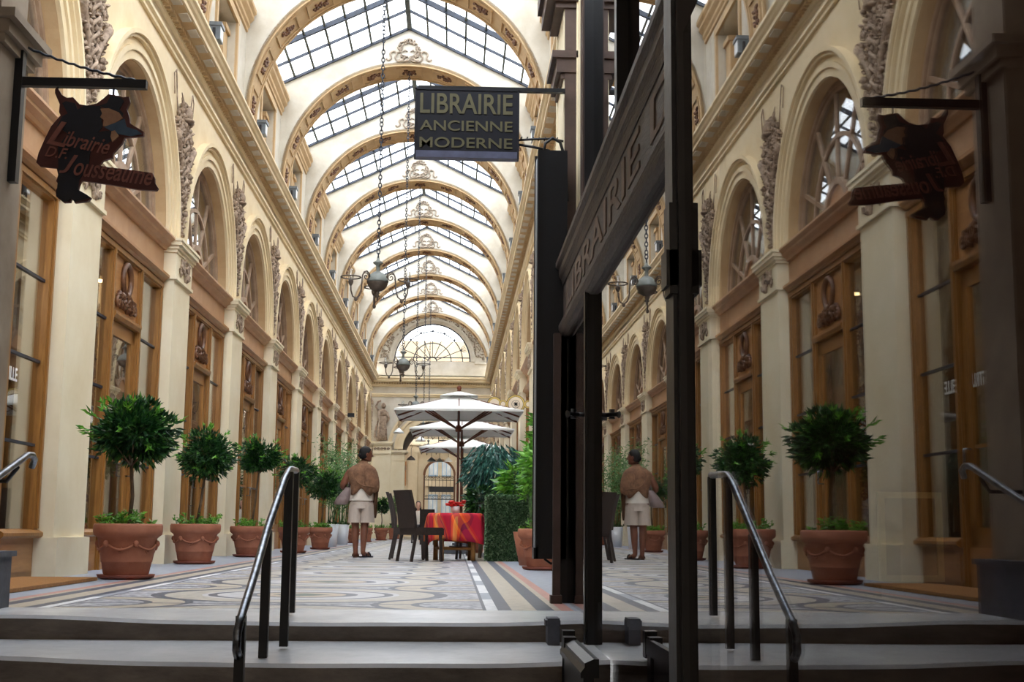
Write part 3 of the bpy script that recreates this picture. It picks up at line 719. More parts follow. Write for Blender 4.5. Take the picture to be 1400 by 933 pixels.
        b.build('carved_swag','relief',root)
    for s in (-1,1):
        b=MB(); b.tube([(s*(1.28)+p[1],-.1,5.05+p[2]) for p in spiral(0,0,.09,1.6,s,0)],.025,6); b.build('carved_scroll','relief',root)
    return root
end_wall()
wn+=1
w=empty('window_%d'%wn,(XC,EY,7.62)); tag(w,'semicircular iron fan window high on the far end wall','window',None,'structure')
b=MB(); R=1.66
for r0,r1 in ((R-.05,R+.01),(1.30,1.34),(.80,.84),(.17,.22)): b.arcband(0,0,r0,r1,.08,.13,0,PI,48,'z')
b.box(-R,R,.08,.13,-.04,.02); b.box(-R,R,.08,.12,.16,.2)
for i in range(1,8):
    a=PI*i/8; b.beam((.2*math.cos(a),.1,.2*math.sin(a)),(1.32*math.cos(a),.1,1.32*math.sin(a)),.03,.03)
    for d in (-.09,-.045,0,.045,.09):
        q=1.32; b.tube([(q*math.cos(a),.1,q*math.sin(a)),((q+.1)*math.cos(a+d*.8),.1,(q+.1)*math.sin(a+d*.8)),((q+.26)*math.cos(a+d),.1,(q+.26)*math.sin(a+d))],.012,4)
b.build('iron_tracery','iron',w)
b=MB(); b.profile_x([(0,0)],0,0) if False else None
pts=[(R*math.cos(PI*i/32),R*math.sin(PI*i/32)) for i in range(33)]
b.add([(x,.105,z) for x,z in pts],[tuple(range(33))]); b.build('glass_pane','roofglass',w,fix=False)
# ------------------------------------------------------------------ passage beyond the archway and courtyard
def beyond():
    r=empty('wall_beyond',(XC,EY,0)); tag(r,'corridor and courtyard facade seen through the far archway','wall',None,'structure')
    b=MB(); b.arcband(0,3.8,1.45,1.6,.5,9,0,PI,32,'z'); b.box(-2.0,-1.45,.5,9,3.4,3.85); b.box(1.45,2.0,.5,9,3.4,3.85); b.build('dark_vault','darkvault',r)
    b=MB()
    for s in (-1,1):
        for i in range(6): y=.6+i*1.45; b.box(min(s*1.4,s*1.6),max(s*1.4,s*1.6),y,y+.18,0,3.5)
        b.box(min(s*1.38,s*1.6),max(s*1.38,s*1.6),.6,9,3.3,3.5); b.box(min(s*1.42,s*1.6),max(s*1.42,s*1.6),.6,9,0,.5)
    b.build('corridor_shopfronts','carved',r)
    b=MB()
    for s in (-1,1): b.box(min(s*1.52,s*1.56),max(s*1.52,s*1.56),.6,9,.5,3.3)
    b.build('corridor_glass','curtain',r)
    b=MB(); b.box(-3,3,.3,28,-.12,-.01); b.build('corridor_floor','stone',r)
    b=MB(); b.box(-4,4,9,15.4,5.3,5.4); b.box(-4,-3.9,.6,16,0,9); b.box(3.9,4,.6,16,0,9); b.build('corridor_shade_roof','facade',r)  # roof slab added over the corridor so less light reaches the inner facade
    # inner wall with opening
    Y=16; b=MB(); b.box(-5,-.62,Y,Y+.4,0,8); b.box(1.05,5,Y,Y+.4,0,8)
    n=20; c=.215; R=.835; sp=3.35
    for i in range(n):
        a0=PI*i/n;a1=PI*(i+1)/n
        b.add([(c-R*math.cos(a0),Y,sp+R*math.sin(a0)),(c-R*math.cos(a1),Y,sp+R*math.sin(a1)),(c-R*math.cos(a1),Y,8),(c-R*math.cos(a0),Y,8)],[(0,1,2,3)])
    b.box(-4,4,Y-.12,Y,4.6,4.75); b.box(-4,4,Y-.08,Y,5.0,5.05)
    b.box(-1.5,-1.0,Y-.1,Y,0,4.6); b.box(1.3,1.7,Y-.1,Y,0,4.6); b.box(-2.0,-1.02,Y-.14,Y-.1,.0,2.25)
    b.build('inner_facade','facade',r,fix=False)
    b=MB(); b.arcband(c,sp,.78,.9,Y-.06,Y+.3,0,PI,24,'z'); b.box(-.66,-.58,Y-.06,Y+.3,0,sp); b.box(1.0,1.1,Y-.06,Y+.3,0,sp); b.build('dark_arch_lining','carved',r)
    for z0,z1 in ((2.75,4.1),(.4,2.0)):
        b=MB(); b.box(-2.35,-1.62,Y-.1,Y-.02,z0,z1); f=b.build('window_surround','oakh',r)
        b=MB(); b.box(-2.22,-1.75,Y-.13,Y-.1,z0+.25,z1-.15); b.build('pane','curtain',f)
    b=MB(); b.box(-5,5,24,24.4,0,12); b.box(-5,5,23.85,24,3.0,3.2); b.box(-2.4,-2.2,16.5,24,0,14); b.box(2.6,2.8,16.5,24,0,14); b.build('facade_and_shade_walls','facade',r)  # tall side walls added to shade the courtyard facade
    for x in (-.25,.55):
        for z in (.6,3.6,6.4):
            b=MB(); b.box(x-.28,x+.28,23.9,24.02,z,z+1.9); f=b.build('blue_window','bluewin',r)
            b=MB(); b.box(x-.22,x-.03,23.88,23.9,z+.08,z+1.8); b.box(x+.03,x+.22,23.88,23.9,z+.08,z+1.8); b.build('pane','curtain',f)
    return r
beyond()
# iron gate with sign inside the far opening
g=empty('iron_gate',(XC+.215,EY+15.7,0)); tag(g,'black wrought iron gate tracery across the far courtyard opening','gate')
b=MB()
b.box(-.8,.8,-.03,.03,2.0,2.06); b.box(-.8,.8,-.02,.02,3.05,3.09)
for i in range(9): x=-.8+.2*i; b.tube([(x,0,2.0),(x,0,3.35)],.012,5)
for i in range(8):
    x=-.7+.2*i; b.tube([(x+p[1],0,3.22+p[2]) for p in spiral(0,0,.1,1.5,1 if i%2 else -1,0)],.012,5); b.tube([(x+p[1],0,2.18+p[2]) for p in spiral(0,0,.08,1.5,1 if i%2 else -1,0)],.012,5)
b.build('scrollwork','ironblack',g)
b=MB(); b.box(-.55,.8,-.08,-.03,2.42,2.72); s_=b.build('sign_plate','ironblack',g)
# hanging lamps in the corridor
lamp_root=None
LS=[(575,602,51.5),(562,628,62),(590,630,62),(601,631,64),(613,630,66),(545,591,50.5)]
def px(x,y,Y):
    v=F_*1750+R_*(x-700)+U_*(466.5-y); v=v*(Y/v.y); return Vector((v.x,v.y,v.z+H0))
for i,(x,y,Y) in enumerate(LS):
    p=px(x,y,Y)
    if i==0:
        lamp_root=empty('pendant_lamp',p)
        b=MB(); b.lathe([(.03,.16),(.06,.12),(.14,.06),(.22,-.04),(.2,-.05),(.0,.05)],n=16); b.build('lamp_shade','frost',lamp_root)
        b=MB(); b.tube([(0,0,.15),(0,0,.5),(.06,0,.6),(0,0,.7),(-.05,0,.62)],.014,6); b.build('hook_stem','lampiron',lamp_root); o=lamp_root
    else: o=dup(lamp_root); o.location=p
    o['category']='lamp'; o['group']='white bell lamps at the far archway'
    o['label']=['white bell lamp hooked above the far archway, under the second parasol','white bell lamp in the corridor, left of the pair over the gate','white bell lamp over the iron gate, third from the right','white bell lamp over the iron gate, second from the right','white bell lamp over the iron gate, nearest the parasol pole','white bell lamp at the left corner of the first parasol'][i]
ln=empty('iron_lantern',px(606,603,60)); tag(ln,'square iron lantern cage hanging inside the far archway','lantern')
b=MB()
for x in (-.22,.22):
    for y in (-.2,.2): b.box(x-.015,x+.015,y-.015,y+.015,-.4,.4)
for z in (-.4,0,.38): b.box(-.23,.23,-.21,-.19,z,z+.03); b.box(-.23,.23,.19,.21,z,z+.03); b.box(-.23,-.21,-.2,.2,z,z+.03); b.box(.21,.23,-.2,.2,z,z+.03)
b.tube([(-.2,-.2,-.38),(0,-.2,0),(-.2,-.2,.38)],.01,5); b.tube([(.2,-.2,-.38),(0,-.2,0),(.2,-.2,.38)],.01,5); b.tube([(0,0,.4),(0,0,1.0)],.015,5); b.build('cage','ironblack',ln)
# ------------------------------------------------------------------ chandeliers
def chandelier():
    r=empty('chandelier')
    b=MB(); b.lathe([(0,-.25),(.016,-.235),(.01,-.215),(.036,-.195),(.016,-.17),(.032,-.15),(.02,-.132),(.055,-.122),(.09,-.1),(.116,-.068),(.131,-.032),(.135,0)],n=22); b.build('lower_bowl','lampiron',r)
    b=MB(); b.lathe([(.139,-.01),(.139,.01),(.132,.035),(.117,.068),(.092,.098),(.058,.12),(.03,.132),(.024,.15),(.026,.21),(.065,.24),(.065,.252),(.02,.28),(.012,.34)],n=22); b.build('upper_globe','lampm',r)
    for a in (math.radians(100),math.radians(220),math.radians(340)):
        R=Matrix.Rotation(a,3,'Z')
        b=MB(); pts=[(.185-p[1],0,.04+p[2]) for p in spiral(0,0,.06,1.6,1,0,n=24)]
        b.tube([R@Vector(p) for p in pts],.007,6); b.tube([R@Vector(p) for p in ((.125,0,.04),(.135,0,.085),(.175,0,.115),(.215,0,.10),(.24,0,.05),(.25,0,-.05),(.255,0,-.14),(.285,0,-.22),(.335,0,-.26),(.385,0,-.24),(.415,0,-.17),(.42,0,-.08))],.010,6); b.tube([R@Vector(p) for p in ((.12,0,0),(.13,0,.02),(.125,0,.045))],.008,6)
        b.ell(R@Vector((.335,0,-.27)),(.022,.022,.03)); b.lathe([(.012,-.11),(.028,-.08),(.034,-.05),(.026,-.03)],R@Vector((.42,0,0)),10)
        arm=b.build('lamp_arm','lampiron',r)
        b=MB(); b.tube([R@Vector((.42,0,.0))+Vector((.125*math.cos(t*PI/14),.125*math.sin(t*PI/14),0)) for t in range(28)],.009,6,close=True)
        for t in (0,PI/2,PI,PI*1.5): b.tube([R@Vector((.42,0,.0))+Vector((.125*math.cos(t),.125*math.sin(t),0)),R@Vector((.42,0,-.04))],.004,5)
        b.build('ring','lampiron',arm)
        b=MB(); b.lathe([(.024,-.03),(.036,0),(.04,.03),(.03,.07),(.026,.1)],R@Vector((.42,0,0)),12); b.build('lamp_glass','bulbglass',arm)
    b=MB(); z=.34
    while z<6.0:
        v=int(z/.05)%2; pts=[((.02*math.cos(t*PI/5)) if v else 0,0 if v else .02*math.cos(t*PI/5),z+.036*math.sin(t*PI/5)) for t in range(10)]
        b.tube(pts,.0075,5,close=True); z+=.055
    b.lathe([(.01,6.0),(.06,6.05),(.16,6.16),(.16,6.18)],n=12); b.build('chain','iron',r)
    return r
ch=chandelier(); CL=['large globe chandelier with scroll arms nearest the steps, high at centre','globe chandelier hanging second from the steps, above the first parasol','chandelier on a chain third from the steps','chandelier on a chain fourth from the steps','chandelier on a chain farthest along the gallery']
for i,k in enumerate((2,4,6,8,10)):
    o=ch if i==0 else dup(ch); o.location=(XC,Y0+k*BAY+.02,3.59); tag(o,CL[i],'chandelier','globe chandeliers along the gallery')
# ------------------------------------------------------------------ floodlights on cornice
def flood():
    r=empty('floodlight'); b=MB(); b.box(-.08,.08,-.11,.11,.05,.28); b.box(-.1,.1,-.13,.13,.24,.29); b.build('housing','floodm',r)
    b=MB(); b.box(.08,.085,-.09,.09,.07,.23); b.build('lens','frost',r)
    b=MB(); b.box(-.02,.02,-.14,-.12,-.02,.2); b.box(-.02,.02,.12,.14,-.02,.2); b.box(-.02,.02,-.14,.14,-.02,0); b.build('bracket','ironblack',r); return r
fl=flood(); first=True
for s,side,k0 in ((-1,'left',2),(1,'right',3)):
    for k in range(k0,11):
        o=fl if first else dup(fl); first=False
        o.location=(XC+s*2.335,Y0+(k+.16)*BAY,6.97); o.rotation_euler=(0,0,0 if s<0 else PI)
        tag(o,'grey floodlight on the %s cornice, %s from the near end'%(side,ORD[k-k0]),'floodlight','floodlights along the cornices')
# ------------------------------------------------------------------ plants
def foliage(seed,rx,rz,n,l,w,inner=.55,flat=.0):
    r=random.Random(seed); b=MB()
    cl=[]
    for i in range(34):
        v=Vector((r.gauss(0,1),r.gauss(0,1),r.gauss(0,1))).normalized()*r.uniform(.45,.95); cl.append((Vector((v.x*rx*.8,v.y*rx*.8,v.z*rz*.75)),r.uniform(.2,.42)))
    for i in range(n):
        c,cr=r.choice(cl); v=Vector((r.gauss(0,1),r.gauss(0,1),r.gauss(0,1))).normalized()
        q=r.uniform(.3,1)**.5; p=c+Vector((v.x*rx*cr*q,v.y*rx*cr*q,v.z*rz*cr*q))
        d=(p.normalized()*.8+v*.8+Vector((0,0,-.35 if r.random()<.5 else .35)))
        b.leaf(p,d,l*r.uniform(.6,1.3),w*r.uniform(.7,1.2),r)
    return b
def shoots(seed,rx,rz,n,l):
    r=random.Random(seed); b=MB()
    for i in range(n):
        v=Vector((r.gauss(0,1),r.gauss(0,1),r.gauss(0.4,.8))).normalized(); p=Vector((v.x*rx*.8,v.y*rx*.8,v.z*rz*.8)); e=p*1.22+Vector((v.x*.05,v.y*.05,.03))
        b.tube([p,e],.003,4)
        for j in range(7): b.leaf(p.lerp(e,.3+.7*j/6),v+Vector((r.uniform(-.9,.9),r.uniform(-.9,.9),r.uniform(-.6,.6))),l*r.uniform(.7,1.1),l*.36,r)
    return b
def sprigs(seed,rad,h,n,l):
    r=random.Random(seed); b=MB()
    for i in range(n):
        a=r.uniform(0,2*PI); q=rad*math.sqrt(r.random()); p=Vector((q*math.cos(a),q*math.sin(a),0)); hh=h*r.uniform(.4,1)
        top=p*1.25+Vector((0,0,hh)); b.tube([p,top],.004,4)
        for j in range(8): t=j/8; d=Vector((r.uniform(-1,1),r.uniform(-1,1),r.uniform(-.2,.6))); b.leaf(p.lerp(top,.3+.7*t),d,l,l*.45,r)
    return b
def potted_tree(name,loc,label,cat,pr=.3,ph=.46,trunk=1.05,cr=.4,cz=.35,seed=1,leafm='leaf',n=2600,ll=.075,lean=.0,saucer=True,potm='terra',spr=26,group=None,cx=0,round_=True,sprm='leafb',twigs=False):
    t=empty(name,loc); tag(t,label,cat,group)
    b=MB(); R=pr
    if round_: b.lathe([(R*.62,0.03),(R*.66,.05),(R*.72,ph*.30),(R*.74,ph*.31),(R*.74,ph*.33),(R*.86,ph*.74),(R*.9,ph*.76),(R*.98,ph*.80),(R*1.0,ph*.86),(R*1.0,ph*.96),(R*.97,ph),(R*.9,ph),(R*.86,ph-.05)],n=32)
    else: b.lathe([(R*.72,0),(R*1.0,ph),(R*.92,ph),(R*.9,ph-.04)],n=28)
    po=b.build('pot',potm,t)
    if round_:
        b=MB(); rr=random.Random(seed)
        for k in range(6):
            a0=k*PI/3
            b.tube([((R*.84)*math.cos(a0+PI/3*j/8),(R*.84)*math.sin(a0+PI/3*j/8),ph*.64-.05*math.sin(PI*j/8)) for j in range(9)],.011,6)
            b.ell(((R*.87)*math.cos(a0),(R*.87)*math.sin(a0),ph*.64),(.025,.025,.03))
            b.tube([((R*.8+p[0])*math.cos(a0+.5+p[1]/R),(R*.8)*math.sin(a0+.5+p[1]/R),ph*.52+p[2]) for p in spiral(0,0,.03,1.2,1,0,n=10)],.007,5)
        b.build('swag_relief','terra' if potm=='terra' else potm,po)
    if saucer: b=MB(); b.lathe([(R*.66,0),(R*.8,.012),(R*.84,.04),(R*.8,.04),(R*.7,.02)],n=32); b.build('saucer','terradark',t)
    b=MB(); b.lathe([(0,ph-.05),(R*.87,ph-.05)],n=24); b.build('soil','soil',t)
    top=ph+trunk; b=MB()
    if trunk>.1: 
        b.tube([(0,0,ph-.08),(.02+lean*.3,.01,ph+trunk*.4),(lean*.8+cx*.7,0,ph+trunk*.8),(lean+cx,0,top)],[.02,.017,.015,.013],7)
        rr=random.Random(seed+5)
        for i in range(12):
            v=Vector((rr.gauss(0,1),rr.gauss(0,1),rr.uniform(0,1.3))).normalized(); b.tube([(lean+cx,0,top-.1),(lean+cx+v.x*cr*.6,v.y*cr*.6,top+v.z*cz*.9)],[.009,.004],5)
        b.build('trunk','bark',t)
    o=foliage(seed,cr,cz,n,ll,ll*.42).build('foliage',leafm,t,(lean+cx,0,top+cz*.55),fix=False)['kind']='stuff'
    if n>1000: shoots(seed+3,cr,cz,20,ll).build('young_shoots','leafb',t,(lean+cx,0,top+cz*.55),fix=False)['kind']='stuff'
    if spr: sprigs(seed+9,R*.8,.18,spr,.06).build('underplanting',sprm,t,(0,0,ph-.05),fix=False)['kind']='stuff'
    return t
TG='clipped potted trees along the left wall'
potted_tree('potted_tree',(-2.80,11.30,0),'large clipped tree in terracotta pot, nearest the steps on the left','potted tree',.29,.47,.60,.40,.31,1,n=3300,ll=.082,lean=.0,group=TG)
potted_tree('potted_tree',(-3.12,15.85,0),'clipped tree in terracotta pot, second from the steps on the left','potted tree',.30,.48,.68,.37,.32,2,n=2900,ll=.075,lean=.1,group=TG)
potted_tree('potted_tree',(-3.06,19.75,0),'clipped tree in terracotta pot behind the top of the handrail','potted tree',.31,.46,.90,.35,.30,3,n=2500,ll=.075,lean=.1,group=TG)
potted_tree('potted_tree',(-2.82,23.1,0),'clipped tree in terracotta pot seen between the handrail posts','potted tree',.28,.45,.80,.40,.30,4,n=2200,lean=.02,group=TG)
potted_tree('potted_tree',(-2.74,26.9,0),'clipped tree in terracotta pot just left of the white planters','potted tree',.25,.45,.66,.38,.36,5,n=2200,lean=.05,group=TG)
potted_tree('potted_tree',(-2.92,38.1,0),'terracotta pot with low greenery behind the walking woman, left one','potted plant',.2,.42,.3,.2,.2,6,n=300,group=TG)
potted_tree('potted_tree',(-2.75,41.5,0),'terracotta pot behind the walking woman, right one beside the pier','potted plant',.19,.45,.3,.16,.16,7,n=260,group=TG)
potted_tree('potted_tree',(-2.6,47.0,0),'small round-headed tree in terracotta pot before the far pier','potted tree',.26,.45,.62,.31,.30,8,n=1100,ll=.09,leafm='leaf',group=TG)
potted_tree('potted_tree',(-2.38,50.8,0),'small terracotta pot at the left foot of the far archway','potted plant',.16,.45,.1,.1,.06,9,n=60,group=TG)
potted_tree('potted_tree',(-2.36,53.8,0),'grey-green olive tree in a terracotta pot at the far archway','potted tree',.2,.46,.75,.32,.42,10,n=900,ll=.09,leafm='leafsoft',group=TG)
def bamboo(loc,label,seed,h,sp):
    t=empty('bamboo_planter',loc); tag(t,label,'planter','white planters with bamboo')
    b=MB(); b.lathe([(.13,0),(.17,.53),(.155,.53),(.15,.49)],n=24); b.build('planter','whitepot',t)
    b=MB(); b.lathe([(0,.49),(.152,.49)],n=20); b.build('soil','soil',t)
    r=random.Random(seed); s=MB(); l=MB()
    for i in range(16):
        a=r.uniform(0,2*PI); p=Vector((.09*math.cos(a),.09*math.sin(a),.48)); tp=Vector((sp*r.uniform(-1,1),sp*r.uniform(-1,1),h*r.uniform(.75,1)))
        s.tube([p,p.lerp(tp,.5)+Vector((0,0,.08)),tp],[.009,.007,.003],5)
        for j in range(85):
            q=p.lerp(tp,r.uniform(.3,1)); q=q+Vector((r.gauss(0,.13),r.gauss(0,.13),r.gauss(0,.06))); l.leaf(q,(r.uniform(-1,1),r.uniform(-1,1),r.uniform(-.8,.5)),.13,.026,r)
    s.build('canes','leafsoft',t,fix=False); l.build('leaves','leafsoft',t,fix=False)['kind']='stuff'
    sprigs(seed,.14,.12,14,.07).build('underplanting','leaf',t,(0,0,.49),fix=False)['kind']='stuff'
bamboo((-2.86,30.6,0),'white textured planter with tall bamboo, nearer of the pair','0'and 21,2.72,.55)
bamboo((-2.90,34.2,0),'white textured planter with bamboo, farther one beside the woman',22,2.55,.4)
# right hand plants
potted_tree('potted_tree',(1.03,14.6,0),'terracotta pot with tall bright green plant at right, beside the black box','potted plant',.3,.46,.5,.30,.34,31,n=500,ll=.13,leafm='leafb',spr=10)
t=empty('tall_leafy_plant',(1.0,16.4,0)); tag(t,'tall bright-leaved climbing plant rising above the right hedge','plant')
r=random.Random(41); s=MB(); l=MB()
for i in range(9):
    tp=Vector((r.uniform(-.16,.16),r.uniform(-.25,.25),r.uniform(1.4,2.12))); s.tube([(0,0,.4),tp*.5+Vector((0,0,.3)),tp],[.012,.009,.004],5)
    for j in range(44):
        q=Vector((0,0,.4)).lerp(tp,r.uniform(.45,1)); l.leaf(q,(r.uniform(-1,1),r.uniform(-1,1),r.uniform(-.5,.6)),.17,.055,r)
s.build('stems','leafsoft',t,fix=False); l.build('leaves','leafb',t,fix=False)['kind']='stuff'
b=MB(); b.lathe([(.16,0),(.24,.42),(.2,.42)],n=24); b.build('pot','terra',t)
def big_plant(name,loc,label,cat,seed,z0,z1,rad,n,ll,lw,m,trunkr,droop):
    t=empty(name,loc); tag(t,label,cat); r=random.Random(seed)
    b=MB(); b.tube([(0,0,0),(.02,0,z0*.6),(0,0,z0+.1)],[trunkr,trunkr*.9,trunkr*.7],9); b.build('trunk','bark',t)
    l=MB(); cz=(z0+z1)/2
    for i in range(n):
        v=Vector((r.gauss(0,1),r.gauss(0,1),r.gauss(0,1))).normalized()*(r.uniform(.2,1)**.6); p=Vector((v.x*rad,v.y*rad,cz+v.z*(z1-z0)/2)); l.leaf(p,Vector((v.x,v.y,v.z*.5-droop)),ll*r.uniform(.7,1.2),lw,r)
    l.build('leaves',m,t,fix=False)['kind']='stuff'; return t
big_plant('weeping_fig',(.66,21.2,0),'dark teal weeping fig with drooping leaves behind the hedge','plant',51,.95,1.9,.5,1500,.2,.04,'leafteal',.09,.9)
big_plant('leafy_shrub',(.98,19.7,0),'broad-leaved green shrub rising behind the right end of the hedge','plant',52,.9,1.45,.3,320,.15,.08,'leafb',.03,.1)
big_plant('leafy_shrub',(.42,20.35,0),'low green leafy plant growing just behind the hedge','plant',53,.7,1.1,.2,300,.13,.06,'leaf',.03,.1)
t=empty('topiary_cone',(.42,24.5,0)); tag(t,'slim clipped conifer cone left of the weeping fig','topiary')
l=MB(); r=random.Random(55)
for i in range(1500):
    z=r.uniform(.4,1.55); q=.19*(1.62-z)/1.2+.03; a=r.uniform(0,2*PI); l.leaf((q*math.cos(a),q*math.sin(a),z),(math.cos(a),math.sin(a),.8),.06,.025,r)
l.build('foliage','hedge',t,fix=False)['kind']='stuff'
b=MB(); b.lathe([(.14,0),(.2,.4),(.17,.4)],n=20); b.build('pot','terra',t); b=MB(); b.tube([(0,0,.3),(0,0,1.5)],.02,6); b.build('trunk','bark',t)
# hedge
t=empty('hedge_screen',(.98,18.55,0)); tag(t,'boxy clipped green hedge screen beside the red table','hedge')
b=MB(); b.box(-.49,.34,-.22,.22,0,.9); b.build('core','hedge',t)
l=MB(); r=random.Random(61)
for i in range(15000):
    f=r.random()
    if f<.6: p=(r.uniform(-.50,.35),-.23,r.uniform(0.01,.92)); d=(r.uniform(-.6,.6),-1,r.uniform(-.6,.6))
    elif f<.75: p=(-.50,r.uniform(-.23,.23),r.uniform(0.01,.92)); d=(-1,r.uniform(-.6,.6),r.uniform(-.6,.6))
    elif f<.95: p=(r.uniform(-.50,.35),r.uniform(-.23,.23),.91); d=(r.uniform(-.6,.6),r.uniform(-.6,.6),1)
    else: p=(.35,r.uniform(-.23,.23),r.uniform(0.01,.92)); d=(1,0,0)
    l.leaf(p,d,.034*r.uniform(.6,1.2),.02,r)
l.build('clipped_leaves','hedge',t,fix=False)['kind']='stuff'
# ------------------------------------------------------------------ parasols
def parasol():
    r=empty('parasol'); W=1.13; e=2.52; a=2.9
    b=MB(); n=8
    def canopy(dz,top):
        vs=[];fs=[]
        grid=12
        for i in range(grid+1):
            for j in range(grid+1):
                x=-W+2*W*i/grid; y=-W+2*W*j/grid; t=max(abs(x),abs(y))/W; z=a+(e-a)*t-.03*math.sin(PI*t)+dz
                if t<.26: z+= .0
                vs.append((x,y,z))
        for i in range(grid):
            for j in range(grid): q=i*(grid+1)+j; fs.append((q,q+1,q+grid+2,q+grid+1))
        return vs,fs
    v,f=canopy(0,1); b.add(v,f); v2,f2=canopy(-.008,0); b.add(v2,[q[::-1] for q in f2])
    for (x0,y0,x1,y1) in ((-W,-W,W,-W),(W,-W,W,W),(W,W,-W,W),(-W,W,-W,-W)): b.add([(x0,y0,e),(x1,y1,e),(x1,y1,e-.035),(x0,y0,e-.035)],[(0,1,2,3)])
    c=b.build('canopy','canvas',r,fix=False)
    b=MB(); q=.34
    vs=[(0,0,a+.05)]+[(q*x,q*y,a-.06) for x,y in ((-1,-1),(0,-1.02),(1,-1),(1.02,0),(1,1),(0,1.02),(-1,1),(-1.02,0))]; b.add(vs,[(0,i,i%8+1) for i in range(1,9)]); b.build('vent_cap','canvas',c,fix=False)
    b=MB(); b.lathe([(.023,0.02),(.023,2.86)],n=12); b.build('pole','umwood',r)
    b=MB(); b.lathe([(.02,a+.03),(.045,a+.05),(.03,a+.07),(.045,a+.1),(.04,a+.13),(0,a+.16)],n=12); b.build('finial','umwood',r)
    b=MB(); b.lathe([(.05,2.2),(.06,2.22),(.06,2.28),(.04,2.32)],n=12); b.lathe([(.05,2.78),(.05,2.85)],n=12); b.build('hub','umwood',r)
    for i in range(8):
        an=i*PI/4; L=W*(1/max(abs(math.cos(an)),abs(math.sin(an)))); d=Vector((math.cos(an),math.sin(an),0))
        b=MB(); b.beam(d*.04+Vector((0,0,a-.05)),d*(L-.02)+Vector((0,0,e-.03)),.022,.03); rb=b.build('rib','umwood',r)
        m=d*(L*.55)+Vector((0,0,a+(e-a)*.55-.06)); b=MB(); b.beam(d*.05+Vector((0,0,2.26)),m,.018,.026); b.build('strut','umwood',rb)
    b=MB(); b.box(-.24,.24,-.24,.24,.01,.07); b.lathe([(.05,.07),(.04,.3)],n=12); b.build('base','block',r)
    return r
pa=parasol()
for i,(x,y,dz,l) in enumerate(((.07,23.4,0,'white canvas parasol nearest the steps, over the red table'),(.16,28.7,.08,'white canvas parasol in the middle of the row of three'),(.22,34.3,.02,'white canvas parasol farthest down the gallery'))):
    o=pa if i==0 else dup(pa); o.location=(x,y,0); o.scale=(1,1,1+dz/2.6); tag(o,l,'parasol','three white parasols in a row')
# ------------------------------------------------------------------ table, cloth, flowers, chairs
t=empty('bamboo_table',(.03,18.72,0)); tag(t,'bamboo-legged dining table under the red cloth','table')
b=MB(); b.lathe([(0,.63),(.37,.63),(.38,.645),(.38,.66),(0,.66)],n=28); b.build('tabletop','bamboo',t)
for x,y in ((-.19,-.2),(.26,-.2),(-.28,.2),(.22,.22)):
    b=MB(); b.lathe([(.036,0),(.034,.2),(.038,.21),(.034,.22),(.034,.42),(.038,.43),(.034,.44),(.034,.63)],(x,y,0),12); b.build('leg','bamboo',t)
b=MB(); b.tube([(-.19,-.2,.17),(.26,-.2,.17)],.022,8); b.tube([(-.28,.2,.17),(.22,.22,.17)],.022,8); b.tube([(-.19,-.2,.17),(-.28,.2,.17)],.022,8); b.tube([(.26,-.2,.17),(.22,.22,.17)],.022,8); b.build('stretcher','bamboo',t)
b=MB(); N_=96; rings=[]
for j,(rr,z,am) in enumerate(((0.001,.672,0),(.2,.672,0),(.37,.672,0),(.395,.665,.003),(.41,.62,.012),(.415,.54,.022),(.42,.44,.032),(.425,.34,.042),(.43,.27,.05))):
    rings.append([((rr+am*math.sin(7*a)+am*.5*math.sin(11*a+1))*math.cos(a),(rr+am*math.sin(7*a)+am*.5*math.sin(11*a+1))*math.sin(a),z+(.035*math.sin(3*a+.5)+.02*math.sin(5*a) if j==8 else .012*math.sin(3*a+.5) if j==7 else 0)) for a in [2*PI*k/N_ for k in range(N_)]])
b.loft(rings,cap=False); o=b.build('tablecloth','cloth',None,(.03,18.72,0)); sm=o.modifiers.new('s','SOLIDIFY'); sm.thickness=.004; tag(o,'red and orange patterned cloth draped over the round table','tablecloth')
t=empty('flower_vase',(.03,18.6,.676)); tag(t,'small white pot of red flowers on the red tablecloth','flowers')
b=MB(); b.lathe([(.05,0),(.065,.09),(.06,.095),(.055,.08)],n=16); b.build('vase','whitepot',t)
r=random.Random(71); b=MB(); l=MB()
for i in range(26):
    p=Vector((r.uniform(-.12,.12),r.uniform(-.09,.09),r.uniform(.1,.17)))
    for k in range(5): a=k*2*PI/5; b.ell(p+Vector((.018*math.cos(a),.018*math.sin(a),0)),(.02,.02,.014),6,4)
    l.tube([(0,0,.05),p],.003,4)
b.build('blossoms','red',t); l.build('stems','leaf',t)
def chair():
    r=empty('dining_chair')
    b=MB(); b.box(-.22,.24,-.21,.21,.36,.45); b.box(-.21,.23,-.2,.2,.45,.465); b.build('seat','rattan',r)
    b=MB(); n=10
    for i in range(n):
        z0=.45+.52*i/n; z1=.45+.52*(i+1)/n
        x0=-.20-.03*i/n-.07*(i/n)**2; x1=-.20-.03*(i+1)/n-.07*((i+1)/n)**2; w=.205
        b.add([(x0,-w,z0),(x0,w,z0),(x1,w,z1),(x1,-w,z1),(x0-.045,-w,z0),(x0-.045,w,z0),(x1-.045,w,z1),(x1-.045,-w,z1)],[(0,1,2,3),(7,6,5,4),(0,3,7,4),(1,5,6,2)]+([(3,2,6,7)] if i==n-1 else [])+([(0,4,5,1)] if i==0 else []))
    b.build('backrest','rattan',r)
    for x,y,dx in ((-.2,-.18,-.07),(-.2,.18,-.07),(.2,-.18,.02),(.2,.18,.02)):
        b=MB(); b.beam((x,y,.38),(x+dx,y,0.0),.034,.034,(0,1,0)); b.build('leg','rattan',r)
    return r
chp=chair()
